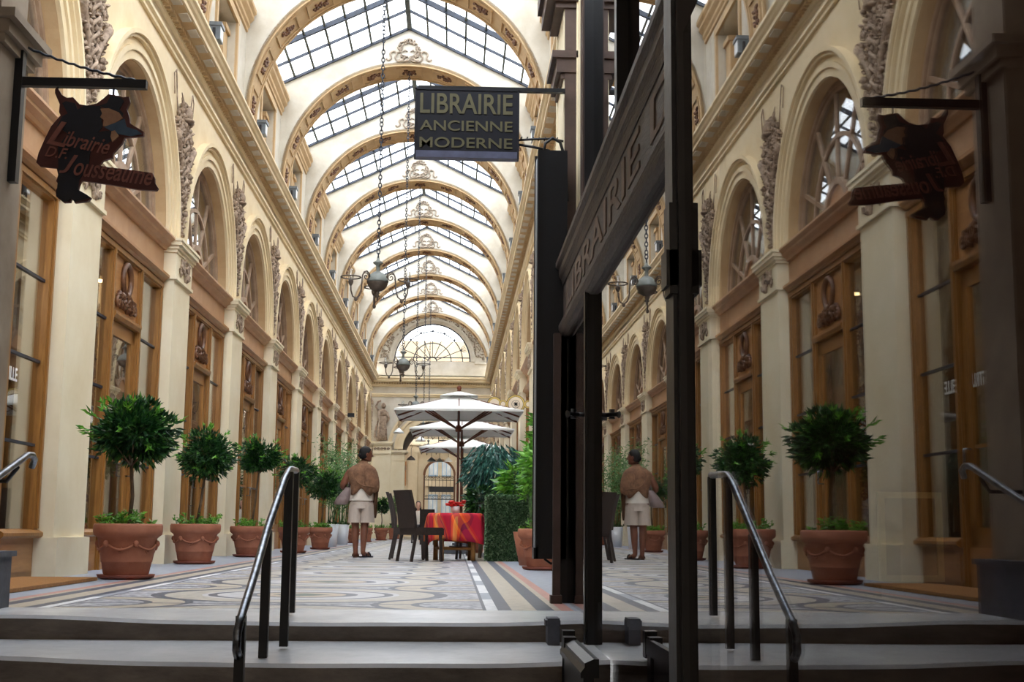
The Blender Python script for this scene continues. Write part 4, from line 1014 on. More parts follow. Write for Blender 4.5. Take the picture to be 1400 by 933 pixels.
for i,(x,y,rz,l) in enumerate(((-.44,17.93,.6,'dark woven dining chair at the left of the red table, nearest the steps'),(-.65,18.95,.04,'dark woven dining chair at the left, second in the row behind the nearest'),(-.66,19.7,.10,'dark woven dining chair at the left, third in the row'),(-.72,36.0,PI/2,'dark woven dining chair in front of the seated woman'),(.42,22.1,PI/2,'dark woven chair behind the parasol pole, right of the flowers'),(.30,19.5,PI*.95,'dark woven dining chair half hidden between red cloth and hedge'))):
    o=chp if i==0 else dup(chp); o.location=(x,y,0); o.rotation_euler=(0,0,rz); tag(o,l,'chair','dark woven chairs round the tables')
# ------------------------------------------------------------------ people
def skin_body(name,verts,edges,radii,m,parent,sub=2):
    me=bpy.data.meshes.new(name); me.from_pydata(verts,edges,[]); o=bpy.data.objects.new(name,me); C.objects.link(o); o.parent=parent
    o.modifiers.new('skin','SKIN'); sl=me.skin_vertices[0].data if me.skin_vertices else None
    if sl is None:
        me.attributes; bm=bmesh.new(); bm.from_mesh(me); bm.verts.layers.skin.verify(); bm.to_mesh(me); bm.free(); sl=me.skin_vertices[0].data
    for i,rr in enumerate(radii):
        sl[i].radius=rr if isinstance(rr,tuple) else (rr,rr)
    sl[0].use_root=True
    s=o.modifiers.new('sub','SUBSURF'); s.levels=sub; s.render_levels=sub
    o.modifiers['skin'].use_smooth_shade=True
    me.materials.append(M[m]); return o
def ring(cx,cy,cz,rx,ry,n=28,ph=0,wob=0,k=7,tilt=0,sq=1):
    out=[]
    for i in range(n):
        a=2*PI*i/n; w=1+wob*math.sin(k*a+ph); c,s=math.cos(a),math.sin(a)
        c=math.copysign(abs(c)**sq,c); s=math.copysign(abs(s)**sq,s)
        x=rx*w*c; y=ry*w*s; out.append((cx+x,cy+y,cz+tilt*x))
    return out
P=empty('person',(-1.42,20.0,0),0); tag(P,'person seen from behind in brown shawl, beige shorts and sandals, carrying a bag','person')
# body: faces away (+y), slightly turned right; walking
V=[(0,0,.92),(0,.0,1.05),(0.0,0,1.2),(0.01,.0,1.33),(.015,.0,1.42),(.03,.02,1.50),  #0-5 pelvis..head base
 (.035,.03,1.58),                                                           #6 head
 (-.10,0,.86),(-.088,.02,.50),(-.07,-.02,.11),(-.065,-.03,.05),(-.075,.06,.035),(-.08,.13,.03), #7-12 left leg
 (.10,0,.86),(.055,.02,.50),(.045,-.05,.12),(.045,-.06,.07),(.09,.02,.04),(.13,.08,.035), #13-18 right leg
 (-.19,0,1.32),(-.30,-.03,1.08),(-.19,.14,1.0),(-.15,.20,1.05),                #19-22 left arm
 (.18,0,1.32),(.22,.06,1.10),(.16,.22,1.04),(.10,.26,1.10),(-.082,-.005,.36),(.052,-.015,.36)]                     #23-26 right arm
Ed=[(0,1),(1,2),(2,3),(3,4),(4,5),(5,6),(0,7),(7,8),(8,27),(27,9),(9,10),(10,11),(11,12),(0,13),(13,14),(14,28),(28,15),(15,16),(16,17),(17,18),(3,19),(19,20),(20,21),(21,22),(3,23),(23,24),(24,25),(25,26)]
Rd=[.13,.12,.13,.11,.05,.055,.06,.11,.064,.040,.042,.040,.028,.11,.064,.040,.042,.040,.028,.062,.058,.038,.03,.055,.045,.032,.028,.062,.062]
skin_body('body',V,Ed,Rd,'skin',P)
# calves, head shaped over the neck
b=MB(); hc=Vector((.045,.02,1.585)); rotH=Matrix.Rotation(math.radians(-62),3,'Z')   # face turned to the right
def H(p): return hc+rotH@Vector(p)
rg=[]
for z,rx,ry,dy in ((-.115,.03,.035,.045),(-.10,.045,.055,.035),(-.07,.056,.078,.018),(-.03,.066,.09,.008),(.01,.071,.095,.0),(.05,.07,.094,-.004),(.085,.058,.078,-.006),(.108,.036,.05,-.006),(.116,.01,.014,-.006)):
    rg.append([H((rx*math.cos(2*PI*i/20),dy+ry*math.sin(2*PI*i/20),z)) for i in range(20)])
b.loft(rg); b.tube([H((0,.09,.02)),H((0,.115,-.03)),H((0,.095,-.04))],[.01,.017,.012],6)
for s in (-1,1): b.ell(H((s*.07,-.005,-.01)),(.012,.022,.03),8,6,rotH); b.ell(H((s*.028,.088,.012)),(.014,.008,.008),6,4,rotH)
b.ell(H((0,.088,-.065)),(.024,.012,.008),8,4,rotH); b.ell(H((0,.08,-.098)),(.02,.014,.014),8,4,rotH)
hd=b.build('head','skin',P)
b=MB(); rg=[]
for z,rx,ry,dy in ((-.075,.045,.05,-.035),(-.05,.062,.07,-.03),(-.01,.074,.082,-.022),(.035,.078,.094,-.012),(.075,.07,.09,-.006),(.105,.048,.064,-.008),(.126,.012,.02,-.01)):
    rg.append([H((rx*math.cos(2*PI*i/20),dy+ry*math.sin(2*PI*i/20),z)) for i in range(20)])
b.loft(rg); b.ell(H((0,-.098,-.02)),(.034,.028,.034),10,8,rotH); b.build('hair','hair',P)
for sx in (-1,1):   # hand with fingers
    b=MB(); w=Vector((-.15,.20,1.05)) if sx<0 else Vector((.10,.26,1.10))
    b.ell(w+Vector((.02*-sx,.04,.02)),(.028,.045,.02),8,6)
    for f in range(4): q=w+Vector((-.022+.015*f,.075,.025)); b.tube([q,q+Vector((.002,.03-.004*abs(f-1.5),-.004)),q+Vector((.0,.045,-.03))],[.0085,.008,.006],6)
    q=w+Vector((-sx*.03,.02,.03)); b.tube([q,q+Vector((-sx*.012,.025,.012)),q+Vector((-sx*.008,.045,.008))],[.01,.009,.007],6); b.build('hand','skin',P)
b=MB(); b.loft([ring(0,0,.865,.192,.158,36,0,.01),ring(0,0,.92,.186,.150,36,0,.02),ring(0,0,1.0,.178,.146,36,1,.015),ring(0,0,1.1,.185,.148,36),ring(.0,0,1.25,.20,.142,36),ring(0.01,0,1.36,.11,.08,36)],cap=False); b.build('shirt','shirt',P,fix=False)
b=MB()
b.loft([ring(0,0,.93,.155,.118,36),ring(0,0,.88,.172,.132,36,0,.012),ring(0,0,.80,.188,.142,36,1,.02),ring(0,0,.745,.19,.142,36,1,.02)],cap=False)
for s,ph in ((-1,0),(1,2)):
    b.loft([ring(s*.088,0,.80,.102,.135,24,ph,.02,5),ring(s*.093,0,.72,.102,.132,24,ph,.03,5),ring(s*.094,0,.62,.105,.125,24,ph,.045,5),ring(s*.094,.0,.53,.112,.125,24,ph,.06,5)],cap=False)
b.build('shorts','short',P,fix=False)
# shawl
b=MB(); n=72; rg=[]
for j,(z,rx,ry,wob,cx) in enumerate(((1.445,.06,.06,0,.01),(1.425,.09,.08,.0,.01),(1.40,.14,.105,.01,.005),(1.36,.195,.13,.012,.0),(1.30,.225,.15,.018,.0),(1.23,.238,.158,.025,.005),(1.16,.242,.162,.03,.01),(1.09,.24,.162,.04,.012),(1.03,.232,.158,.045,.012))):
    row=[]
    for i in range(n):
        a=2*PI*i/n; w=1+wob*math.sin(7*a+j*.5)+wob*.5*math.sin(13*a-j*.4); zz=z; f=max(0,(j-4)/4)
        back=max(0,-math.sin(a))
        zz-=f*(.085*back*abs(math.sin(2.5*a+.9))**1.5+.02*math.sin(5*a))
        if math.cos(a)<-.72: zz+=.07*f; w*=1-.10*f
        if math.cos(a)>.8: zz-=.03*f; w*=1+.03*f
        row.append((cx+rx*w*math.cos(a),ry*w*math.sin(a),zz))
    rg.append(row)
b.loft(rg,cap=False); o=b.build('shawl','shawl',P,fix=False); o.modifiers.new('s','SOLIDIFY').thickness=.008
b=MB(); b.tube([(.235,-.05,1.06),(.15,-.155,1.075),(.03,-.175,1.09),(-.06,-.165,1.14),(-.10,-.15,1.22)],[.012,.014,.013,.011,.006],6); b.tube([(.02,-.10,1.40),(.06,-.145,1.30),(.05,-.165,1.18),(.07,-.17,1.08)],[.006,.01,.012,.008],6); b.build('shawl_folds','shawl',P)
b=MB(); b.loft([ring(.012,0,1.425,.075,.07,24,0,.05),ring(.012,.0,1.455,.07,.066,24,1,.06),ring(.014,.0,1.475,.058,.056,24)],cap=False); b.build('scarf_collar','leafsoft' if False else 'shawl',P,fix=False)
# hanging end of the shawl / jacket on the right
b=MB(); b.loft([ring(.205,.02,1.12,.04,.06,16,0,.1,4),ring(.215,.02,.95,.035,.055,16,1,.12,4),ring(.205,.03,.78,.032,.05,16,2,.15,4),ring(.20,.03,.66,.038,.05,16,3,.15,4),ring(.215,.03,.60,.012,.02,16)],smooth=True); b.build('draped_jacket','brownl',P)
# sandals
for x,y,rz,s in ((-.072,.03,.1,'brownl'),(.085,.0,-.75,'blackl')):
    R=Matrix.Rotation(rz,3,'Z'); b=MB(); o_=Vector((x,y,0))
    pts=[(-.036,-.12),(.03,-.12),(.038,-.04),(.042,.06),(.03,.13),(-.01,.15),(-.042,.1),(-.04,-.02)]
    lo=[o_+R@Vector((p[0],p[1],.0)) for p in pts]; hi=[o_+R@Vector((p[0],p[1],.022)) for p in pts]; b.loft([lo,hi],smooth=False)
    for yy in (.06,-.02): b.tube([o_+R@Vector((.045*math.cos(t*PI/8),yy,.02+.055*math.sin(t*PI/8))) for t in range(9)],.011,5)
    b.build('sandal',s,P)
# bag
B=empty('handbag',(-1.72,19.97,.80)); tag(B,'taupe shoulder handbag hanging at the left side of the walking person','handbag')
b=MB(); rg=[]
for z,rx,ry in ((0,.085,.06),(.02,.115,.08),(.09,.112,.075),(.18,.08,.055),(.27,.04,.03)): rg.append(ring(-.02+.42*z,0,z,rx,ry,24,z*9,.04,5))
b.loft(rg); b.build('bag_body','bagm',B)
b=MB(); b.tube([(.09,0,.25),(.10,-.02,.33),(.12,0,.44),(.14,.03,.5)],.010,6); b.tube([(.10,.02,.25),(.11,.05,.33),(.13,.06,.45)],.010,6); b.build('strap','bagm',B)
# seated woman
S=empty('person',(-1.06,39.0,0)); tag(S,'person with dark hair and white shirt seated beyond the woven chairs','person')
V=[(0,.0,.50),(0,0,.68),(0,0,.86),(0,.0,.98),(0,-.02,1.03),(-.08,-.02,.5),(-.09,-.36,.48),(-.09,-.36,.08),(-.09,-.46,.04),(.08,-.02,.5),(.09,-.36,.48),(.09,-.36,.08),(.09,-.46,.04),(-.16,0,.88),(-.22,-.05,.66),(-.12,-.22,.6),(-.05,-.27,.62),(.16,0,.88),(.22,-.05,.66),(.12,-.22,.6),(.05,-.27,.62)]
Ed=[(0,1),(1,2),(2,3),(3,4),(0,5),(5,6),(6,7),(7,8),(0,9),(9,10),(10,11),(11,12),(2,13),(13,14),(14,15),(15,16),(2,17),(17,18),(18,19),(19,20)]
skin_body('body',V,Ed,[.12,.1,.11,.045,.045,.08,.06,.04,.03,.08,.06,.04,.03,.045,.038,.03,.03,.045,.038,.03,.03],'skinpale',S)
b=MB(); b.loft([[(rx*math.cos(2*PI*i/16),-.02+ry*math.sin(2*PI*i/16)+dy,z) for i in range(16)] for z,rx,ry,dy in ((1.02,.03,.035,-.03),(1.05,.055,.065,-.02),(1.1,.068,.08,-.01),(1.16,.07,.085,0),(1.21,.055,.07,0),(1.24,.02,.03,0))])
b.ell((0,-.12,1.1),(.012,.02,.02),6,4)
for s in (-1,1): b.ell((s*.026,-.098,1.135),(.012,.008,.007),6,4)
b.ell((0,-.1,1.06),(.022,.01,.007),6,4); b.build('head','skinpale',S)
b=MB(); b.loft([[(rx*math.cos(2*PI*i/16),.015+ry*math.sin(2*PI*i/16)+dy,z) for i in range(16)] for z,rx,ry,dy in ((.96,.09,.04,.04),(1.03,.095,.055,.03),(1.1,.085,.075,.015),(1.17,.08,.09,0),(1.23,.062,.075,-.005),(1.262,.02,.03,0))]); b.build('hair','hair',S)
b=MB(); b.loft([ring(0,0,.5,.15,.12,24),ring(0,0,.7,.145,.115,24,0,.03),ring(0,0,.85,.17,.115,24),ring(0,0,.92,.15,.1,24),ring(0,0,.965,.06,.06,24)],cap=False)
for s in (-1,1): b.tube([(s*.15,0,.89),(s*.225,-.05,.66),(s*.14,-.2,.6)],[.06,.055,.045],10)
b.build('shirt','shirt',S,fix=False)
b=MB(); b.loft([ring(0,0,.42,.17,.14,20),ring(0,0,.56,.15,.12,20)]); 
for s in (-1,1): b.tube([(s*.08,0,.5),(s*.09,-.36,.49),(s*.09,-.36,.1)],[.1,.075,.06],10)
b.build('trousers','blackl',S)
o=dup(chp); o.location=(-1.06,39.2,0); o.rotation_euler=(0,0,-PI/2); tag(o,'dark woven chair the woman in white sits on','chair','dark woven chairs round the tables')
# ------------------------------------------------------------------ handrail on the steps
t=empty('handrail',(-.87,6.9,0)); tag(t,'black handrail with steel grip down the middle of the steps','handrail')
def W2(x,y,z): return (x+.87,y-6.9,z)
HP=[(-.862,7.05,0.0),(-.815,6.42,-.12),(-.87,5.9,-.27),(-.87,5.30,-.45)]
HT=[(-.862,7.05,.75),(-.815,6.42,.725),(-.87,6.12,.44),(-.87,5.45,.09)]
b=MB(); pts=[(-.862,7.06,.76),(-.84,6.72,.75),(-.818,6.44,.735),(-.83,6.37,.69),(-.868,6.12,.455),(-.868,5.78,.26),(-.87,5.43,.075),(-.872,5.38,.03),(-.873,5.38,-.04),(-.872,5.42,-.07)]
b.tube([W2(*p) for p in pts],.0185,12); b.build('grip','steel',t)
for p,q in zip(HP,HT):
    b=MB(); x=p[0]; y=p[1] if p[1]>6.3 else (q[1]); b.box(x+.87-.02,x+.87+.02,y-6.9-.02,y-6.9+.02,p[2],q[2]); b.build('post','black',t)
t=empty('wall_handrail',(-2.53,6.9,.6)); tag(t,'short steel handrail fixed to the left entrance pier','handrail')
b=MB(); b.tube([(.26,.12,.16),(.28,.1,.20),(.28,.06,.222),(.275,.0,.22),(.2,-.9,-.12),(.14,-1.7,-.45)],.018,10); b.build('grip','steel',t)
b=MB(); b.tube([(0,-.01,.08),(.18,-.02,.08),(.26,-.1,.15)],.012,6); b.lathe([(.03,0),(.03,.02)],(.01,0,.07),10); b.build('bracket','black',t)
# doormat
b=MB(); b.box(-3.55,-2.93,8.3,10.9,.004,.03); o=b.build('doormat','mat'); tag(o,'brown coir doormat along the first shop on the left','doormat')
# ------------------------------------------------------------------ wall text on shop window
tx=fittext('window_lettering','ASTRUGUEVIEILLE',.95,.115,'letterwhite',.001,.02,0,None,(XC+FX-.045,9.93,1.64),(0,1,0),(0,0,1)); tag(tx,'white shop-name lettering on the first left shop window','lettering')
# things inside second shop (bead curtain, spots)
b=MB(); n=70; vs=[]
for i in range(n+1): y=13.4+1.5*i/n; vs+=[(-4.15+.02*math.sin(i*1.7),y,.1),(-4.15+.02*math.sin(i*1.7),y,3.0)]
b.add(vs,[(2*i,2*i+1,2*i+3,2*i+2) for i in range(n)],True); o=b.build('bead_curtain','glitter',fix=False); tag(o,'glittering gold bead curtain inside the second shop on the left','curtain',None,'stuff')
for i in range(3):
    b=MB(); b.lathe([(0,0),(.05,0),(.05,.02)],(-3.95,13.6+.5*i,3.12),12); o=b.build('ceiling_spot','warmlamp'); tag(o,'warm ceiling spotlight inside the second left shop, %s from the door side'%ORD[i],'lamp','shop ceiling spots')
# ------------------------------------------------------------------ hanging cut-out sign on the left pier
t=empty('sign_bracket',(-2.70,7.12,0)); tag(t,'black iron bracket with braided cable on the left pier','bracket')
b=MB(); b.box(.17,.215,-.03,.03,2.36,3.17); b.build('upright','black',t)
b=MB(); b.box(.21,.91,-.022,.022,2.925,2.975); b.build('arm','black',t)
b=MB(); b.tube([(.21+.67*i/40,.004*math.cos(i*1.6),3.16-.19*i/40-.02*math.sin(PI*i/40)+.0035*math.sin(i*1.6)) for i in range(41)],.008,6); b.build('cable','iron',t)
S_=empty('hanging_sign',(-2.1,7.12,2.6)); tag(S_,'cut-out bookshop sign of a stooping reader in a top hat, hanging from the left bracket','sign')
def sgn(x,y): # pixel in the 933 px crop of the sign -> local metres
    u=30+x/4.665; v=90+y/4.665; p=px(u,v,7.12); return (p.x+2.1,p.z-2.6)
def plate(pts,y0,y1,m,parent,name):
    q=[sgn(*p) for p in pts]; b=MB(); n=len(q); b.add([(x,y0,z) for x,z in q]+[(x,y1,z) for x,z in q],[tuple(range(n)),tuple(range(n,2*n))[::-1]]+[(i,n+i,n+(i+1)%n,(i+1)%n) for i in range(n)]); return b.build(name,m,parent)
out=[(228,140),(258,190),(290,208),(330,205),(372,250),(420,258),(480,245),(520,215),(555,185),(620,195),(650,205),(685,200),(692,235),(672,280),(688,335),(692,372),(740,400),(780,425),(778,452),(740,455),(655,462),(640,500),(585,560),(580,590),(520,610),(495,640),(560,652),(700,668),(835,688),(850,720),(850,750),(872,785),(860,800),(740,792),(560,760),(385,735),(372,760),(362,795),(415,825),(445,845),(425,868),(340,878),(330,856),(318,856),(312,874),(270,876),(222,838),(218,800),(240,765),(222,740),(235,700),(225,655),(120,645),(95,620),(110,560),(150,470),(190,390),(250,320),(240,300),(245,250),(215,180),(215,155)]
board=plate(out,-.012,.012,'cutred',S_,'board')
body=[(285,232),(345,245),(360,285),(400,262),(500,262),(520,290),(508,330),(520,395),(490,430),(545,420),(575,425),(580,480),(530,515),(480,510),(440,560),(430,640),(370,735),(362,795),(420,828),(440,846),(340,872),(318,850),(300,868),(268,870),(226,832),(238,700),(235,520),(300,440),(230,390),(262,330),(298,310),(262,245)]
plate(body,-.018,-.012,'cutdark',S_,'painted_figure')
plate([(498,262),(520,270),(645,335),(652,310),(628,285),(655,230),(640,212),(572,198),(548,245)],-.021,-.014,'cutdark',S_,'painted_hat')
plate([(506,282),(560,278),(625,305),(650,340),(600,372),(545,395),(522,390),(528,352),(505,335),(518,312)],-.022,-.012,'cutface',S_,'painted_face')
plate([(530,398),(610,368),(660,345),(672,398),(735,415),(770,440),(700,455),(610,440),(560,415)],-.023,-.012,'cutblue',S_,'painted_book')
plate([(578,425),(600,420),(625,455),(600,480),(582,492),(572,460)],-.024,-.012,'cutface',S_,'painted_hand')
def script(txt,x,y,w,h,ang,shear,bold):
    p=sgn(x,y); d=(math.cos(ang),0,math.sin(ang)); u=(-math.sin(ang),0,math.cos(ang)); k=7.12/1750/4.665
    return fittext('painted_script',txt,w*k,h*k,'cutpink',.003,bold,shear,S_,(p[0],-.026,p[1]),d,u)
script('L',165,505,125,165,-.2,.3,.01); script('ibrairie',265,515,300,105,-.2,.3,.006)
script('D.F.',155,585,140,70,-.12,.3,.006)
script('J',245,690,100,130,-.12,.3,.01); script('ousseaume',335,705,505,85,-.12,.3,.006)
b=MB()
for a,c in ((228,140),(584,185)): q=sgn(a,c); b.tube([(q[0],0,q[1]-.01),(q[0],0,.34)],.006,6)
b.build('hanger','iron',S_)
# ------------------------------------------------------------------ LIBRAIRIE sign
t=empty('shop_sign',(.05,8.3,3.14)); tag(t,'navy rectangular sign reading LIBRAIRIE ANCIENNE MODERNE on a black arm','sign')
b=MB(); b.box(-.345,.345,-.03,.03,-.235,.235); b.box(-.35,-.338,-.035,.035,-.24,.24); b.box(.338,.35,-.035,.035,-.24,.24); b.box(-.35,.35,-.035,.035,.228,.24); b.build('board','signblue',t)
b=MB(); b.box(-.338,.338,-.04,.04,-.24,-.195); b.build('bottom_strip','signgrey',t)
for txt,z,h,bo in (('LIBRAIRIE',.065,.14,.014),('ANCIENNE',-.055,.072,.01),('MODERNE',-.172,.072,.01)): fittext('lettering',txt,.62,h,'signtext',.002,bo,0,t,(-.315,-.033,z),(1,0,0),(0,0,1))
b=MB(); b.box(-.33,.66,-.02,.02,.236,.262); b.build('arm','black',t)
b=MB(); b.tube([(.345,0,-.10),(.45,.0,-.09),(.56,0,-.085),(.65,0,-.10)],.008,6); b.tube([(.345,0,-.13),(.45,0,-.145),(.56,0,-.17)],.009,6)
for i in range(7): b.tube([(.36+.04*i,0,-.1),(.37+.04*i,0,-.075)],.005,4)
b.build('stay_cable','black',t)
# ------------------------------------------------------------------ right foreground shopfront
GX=.72
w=empty('wall_bookshop',(0,0,0)); tag(w,'dark timber bookshop wall closing the right side of the steps','wall',None,'structure')
b=MB(); b.box(.79,1.1,8.32,8.95,-.45,6.9); b.box(.70,.80,8.85,8.95,-.45,5.5); b.box(.9,1.7,8.6,8.95,-.45,7.2); b.build('plaster_return','shaft',w)
b=MB(); b.box(.705,.79,8.36,8.86,-.1,5.5); b.build('pilaster','shaft',w)
b=MB(); b.box(.712,.792,8.345,8.362,-.1,5.5); b.build('pilaster_shade_side','brownpaint_shade',w)  # brown slab colours in the shade on the pilaster's camera-facing side
b=MB()
for z0,z1,d in ((3.50,3.54,.02),(3.54,3.64,.05),(3.64,3.69,.08),(4.0,4.04,.06),(4.04,4.15,.12),(4.15,4.25,.15)): b.box(.705-d,.80,8.36-d*.5,8.86,z0,z1)
b.build('pilaster_capital','brownpaint_shade',w)
# upper window zone
b=MB(); b.box(.80,.86,8.05,8.32,2.15,7); b.build('plaster_strip','shaft',w)
b=MB()
for y in (7.98,6.35,5.0,3.9): b.box(.80,.88,y-.09,y,2.1,7)
b.box(.8,.9,2,8,6.8,7.0); b.build('upper_frame','black',w)
b=MB(); b.box(.79,.84,7.96,8.06,2.1,7); b.box(.79,.86,7.90,7.93,2.1,7); b.build('upper_frame_moulding','brownpaint_shade',w)
b=MB(); b.box(.86,.866,1.9,7.95,2.1,6.9); b.build('upper_glass','mirrorglass',w)
b=MB(); b.box(1.4,1.5,1.6,8.3,-.45,7); b.box(.9,1.5,8.25,8.3,-.45,7); b.build('dark_interior','winered',w)
# lettered beam
b=MB(); 
b.box(.69,.75,1.7,8.33,1.74,2.12)
b.profile_y([(.74,2.02),(.685,2.02),(.675,2.06),(.66,2.08),(.66,2.12),(.64,2.14),(.64,2.17),(.80,2.2),(.80,2.02)],1.7,8.36)
b.profile_y([(.74,1.68),(.70,1.68),(.675,1.70),(.66,1.73),(.66,1.76),(.685,1.79),(.74,1.79)],1.7,8.36); b.build('lettered_beam','darkwood',w)
fittext('lettering','LIBRAIRIE D.',4.1,.17,'letterwood',.003,.01,0,w,(.687,7.85,1.82),(0,-1,0),(0,0,1))
# door + window below the beam
d=empty('door_1',(0,0,0)); tag(d,'dark glazed bookshop door with lever handle and deep lower panel','door',None,'structure')
b=MB(); b.box(GX,GX+.006,1.75,8.3,-.47,1.72); b.build('glass_pane','mirrorglass',d)
b=MB(); b.box(.685,.74,6.60,6.70,-.45,1.72); b.box(.675,.69,6.62,6.68,-.45,1.72); b.build('stile','black',d)
b=MB(); b.box(.66,.74,8.15,8.34,-.45,1.72); b.build('end_stile','black',d)
b=MB(); b.box(.52,.60,6.80,6.90,-.12,2.0); b.build('jamb','brownpaint_shade',d) if False else None
b=MB(); b.box(.50,.555,5.80,5.90,-.45,-.02) ; b.box(.50,.54,4.95,5.90,-.45,-.10); b.profile_y([(.49,-.10),(.49,-.08),(.505,-.06),(.505,-.045),(.54,-.03),(.56,-.03),(.56,-.10)],4.95,5.90); b.profile_y([(.485,-.30),(.485,-.27),(.50,-.25),(.52,-.25),(.52,-.30)],4.95,5.9); b.build('lower_panel','black',d)
b=MB(); b.box(.676,.682,6.64,6.66,.97,1.11); b.tube([(.68,6.65,1.05),(.64,6.65,1.05)],.012,8); b.lathe([(.018,0),(.012,.02),(.016,.05)],(.62,6.65,1.03),8); b.tube([(.645,6.65,1.05),(.60,6.63,1.052),(.585,6.62,1.05)],[.013,.011,.02],8); b.build('lever_handle','ironblack',d)
jb=MB(); jb.box(.625,.672,8.08,8.14,.002,1.7); jb.box(.61,.68,8.05,8.15,.0,.05); jb.build('jamb','brownpaint_shade',d)
jb=MB(); jb.box(.485,.545,6.58,6.73,-.12,.01); jb.box(.475,.55,6.60,6.72,-.03,-.0); jb.build('threshold_block','block',d)
jb=MB(); jb.box(.505,.56,5.92,6.0,-.12,.0); jb.build('plinth','black',d)
# hanging black display box
t=empty('display_box',(.62,8.2,0)); tag(t,'tall narrow black display box mounted on the bookshop pilaster','display box')
b=MB(); b.box(-.085,.095,-.05,.1,.27,2.93); b.build('housing','black',t)
b=MB(); b.box(-.106,-.085,-.02,.09,.33,2.88); b.build('lit_edge','edge',t)
b=MB(); b.box(-.101,-.085,-.06,-.03,.27,2.93); b.box(-.112,-.085,.09,.12,.27,2.93); b.box(-.112,-.085,-.06,.12,.27,.34); b.build('frame','black',t)
b=MB(); b.tube([(-.06,0,2.92),(-.05,0,2.99),(0,0,3.03),(.05,0,3.0),(.08,0,2.9),(.1,0,2.6)],.011,6); b.build('cable','ironblack',t)
b=MB(); b.tube([(-.04,0,.27),(0,-.02,.24),(.04,0,.26)],.008,6); b.build('cable','ironblack',t)
# near plate-glass leaf (open door) at x=.28
d=empty('door_2',(.28,0,0)); tag(d,'near open plate-glass door leaf with black edge stile reflecting the gallery','door',None,'structure')
b=MB(); b.box(-.013,.03,1.545,1.60,-.45,2.4); b.box(-.008,.036,1.53,1.55,-.45,2.4); b.build('stile','black',d)
b=MB(); b.box(-.022,.0,1.54,1.58,.755,.80); b.box(.03,.042,1.535,1.57,.755,.80); b.box(-.018,0,1.54,1.58,.745,.86); b.build('hinge','black',d)
b=MB(); b.box(0,.008,.2,1.545,-.45,1.078); b.build('glass_pane','mirrorglassb',d)
b=MB(); b.box(.055,.056,.2,1.54,-.45,1.4); b.build('inner_pane','secondglass',d)
# window display seen through the near glass
t=empty('wall_display',(0,0,0)); tag(t,'dark wine-red display recess behind the near glass door','wall',None,'structure')
b=MB(); b.box(.95,1.0,-.2,1.7,-.45,3.2); b.box(.36,1.0,1.66,1.7,-.45,3.2); b.box(.36,1.0,-.25,-.2,-.45,3.2); b.box(.36,1.0,-.2,1.7,-.45,-.2); b.build('recess','winered',t)
t=empty('picture_frame',(.455,1.27,.452)); tag(t,'small pale yellow picture frame seen dimly through the near glass','picture frame')
b=MB()
for x0,x1,z0,z1 in ((-.032,.032,.038,.044),(-.032,.032,-.044,-.038),(-.032,-.026,-.044,.044),(.026,.032,-.044,.044)): b.box(x0,x1,-.003,.003,z0,z1)
b.build('frame','yellow',t); b=MB(); b.box(-.026,.026,0,.003,-.038,.038); b.build('print','shopdark',t)
b=MB(); b.box(-.03,.03,.003,.03,-.06,-.044); b.build('stand','winered',t)
for i,(x,h) in enumerate(((.80,.22),(.835,.26),(.87,.2))):
    b=MB(); b.box(x,x+.03,1.3,1.48,-.2,-.2+h); o=b.build('book',('redbook','shopdark','redbook')[i]); tag(o,'%s spine of the books standing in the near display recess'%('left','middle','right')[i],'book','books in the display recess')
# ------------------------------------------------------------------ round sign on the right wall
t=empty('round_sign',px(705,553,25.2)); tag(t,'round cream and gold sign with a dark star, flanked by smaller discs','sign')
def disc(x,r,m,y,name,z=0):
    b=MB(); n=32; pts=[(x+r*math.cos(2*PI*i/n),z+r*math.sin(2*PI*i/n)) for i in range(n)]; b.add([(p[0],y,p[1]) for p in pts]+[(p[0],y+.02,p[1]) for p in pts],[tuple(range(n)),tuple(range(n,2*n))[::-1]]+[(i,n+i,n+(i+1)%n,(i+1)%n) for i in range(n)]); return b.build(name,m,t)
disc(0,.19,'ironblack',0,'rim'); disc(0,.18,'gold',-.012,'gold_ring'); disc(0,.15,'ironblack',-.02,'inner_rim'); disc(0,.143,'creamsign',-.026,'face'); disc(0,.082,'ironblack',-.032,'star_rim'); disc(0,.075,'creamsign',-.038,'star_ground')
b=MB()
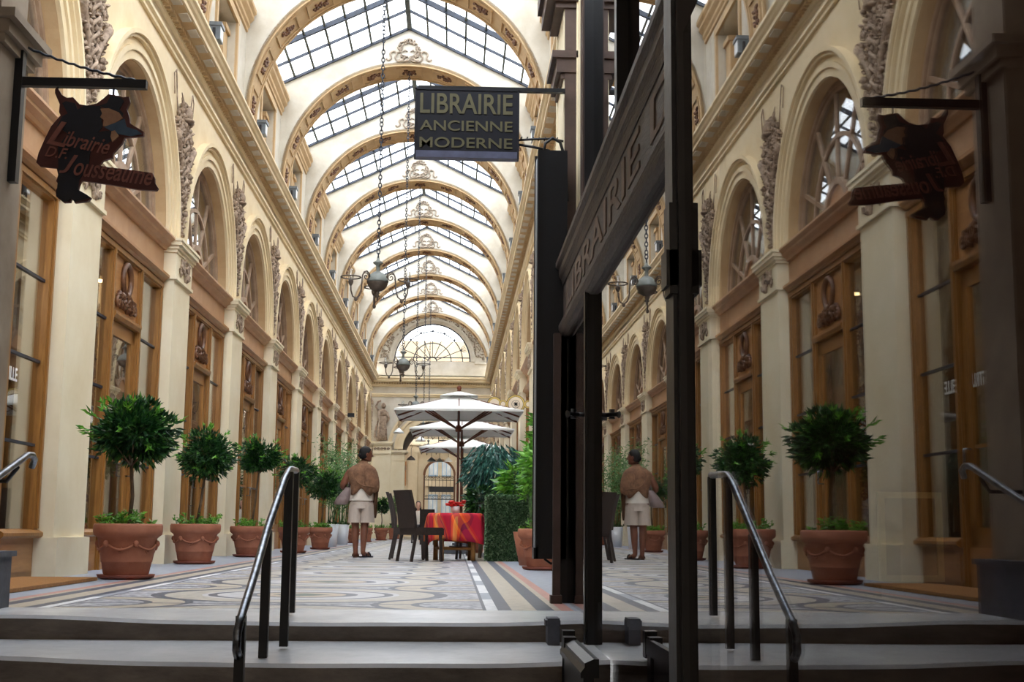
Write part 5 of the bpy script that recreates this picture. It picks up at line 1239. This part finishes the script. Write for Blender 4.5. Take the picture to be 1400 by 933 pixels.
for i in range(8): a=i*PI/4; L=.066; b.add([(.012*math.cos(a+PI/2),-.05,.012*math.sin(a+PI/2)),(L*math.cos(a),-.05,L*math.sin(a)),(-.012*math.cos(a+PI/2),-.05,-.012*math.sin(a+PI/2))],[(0,1,2)])
b.lathe([(0,0)]*1,n=3) if False else None
b.build('star','ironblack',t,fix=False)
for x in (-.25,.25): disc(x,.085,'ironblack',.0,'small_rim'); disc(x,.08,'gold',-.01,'small_ring'); disc(x,.05,'ironblack',-.016,'small_rim_inner'); disc(x,.045,'creamsign',-.02,'small_face')
for x in (-.42,): disc(x,.15,'ironblack',.025,'side_rim'); disc(x,.14,'gold',.012,'side_ring'); disc(x,.10,'creamsign',.004,'side_face')
b=MB(); b.box(-.5,.45,.03,.05,-.02,.02); b.build('mount_bar','ironblack',t)
b=MB(); p=px(480,568,40); b.box(-.1,.1,-.08,.08,-.06,.06); b.box(-.18,-.1,-.01,.01,-.01,.01); o=b.build('wall_camera','black',None,p); tag(o,'small black camera box on the left wall high behind the bamboo','camera')
# ------------------------------------------------------------------ light
W=bpy.data.worlds.new('world'); sc.world=W; W.use_nodes=True
bg=W.node_tree.nodes['Background']; bg.inputs[0].default_value=(.90,.95,1.0,1); bg.inputs[1].default_value=3.0
def area(name,loc,rot,sx,sy,power,col):
    l=bpy.data.lights.new(name,'AREA'); l.shape='RECTANGLE'; l.size=sx; l.size_y=sy; l.energy=power; l.color=col
    o=bpy.data.objects.new(name,l); C.objects.link(o); o.location=loc; o.rotation_euler=rot; return o
def point(name,loc,power,col,r=.1):
    l=bpy.data.lights.new(name,'POINT'); l.energy=power; l.color=col; l.shadow_soft_size=r; o=bpy.data.objects.new(name,l); C.objects.link(o); o.location=loc; return o
point('shop_lamp',(-4.3,14.1,2.7),25,(1,.75,.45)); point('shop_lamp',(-4.4,10.0,2.7),10,(1,.8,.6)); point('shop_lamp',(-4.4,18.5,2.8),12,(1,.85,.7)); point('shop_lamp',(-4.4,27,2.8),14,(1,.8,.6))
point('display_lamp',(.8,.9,1.6),1.2,(1,.45,.25),.05)
vs=sc.view_settings; vs.view_transform='Standard'; vs.look='None'; vs.gamma=1; vs.use_curve_mapping=False; vs.exposure=1.25
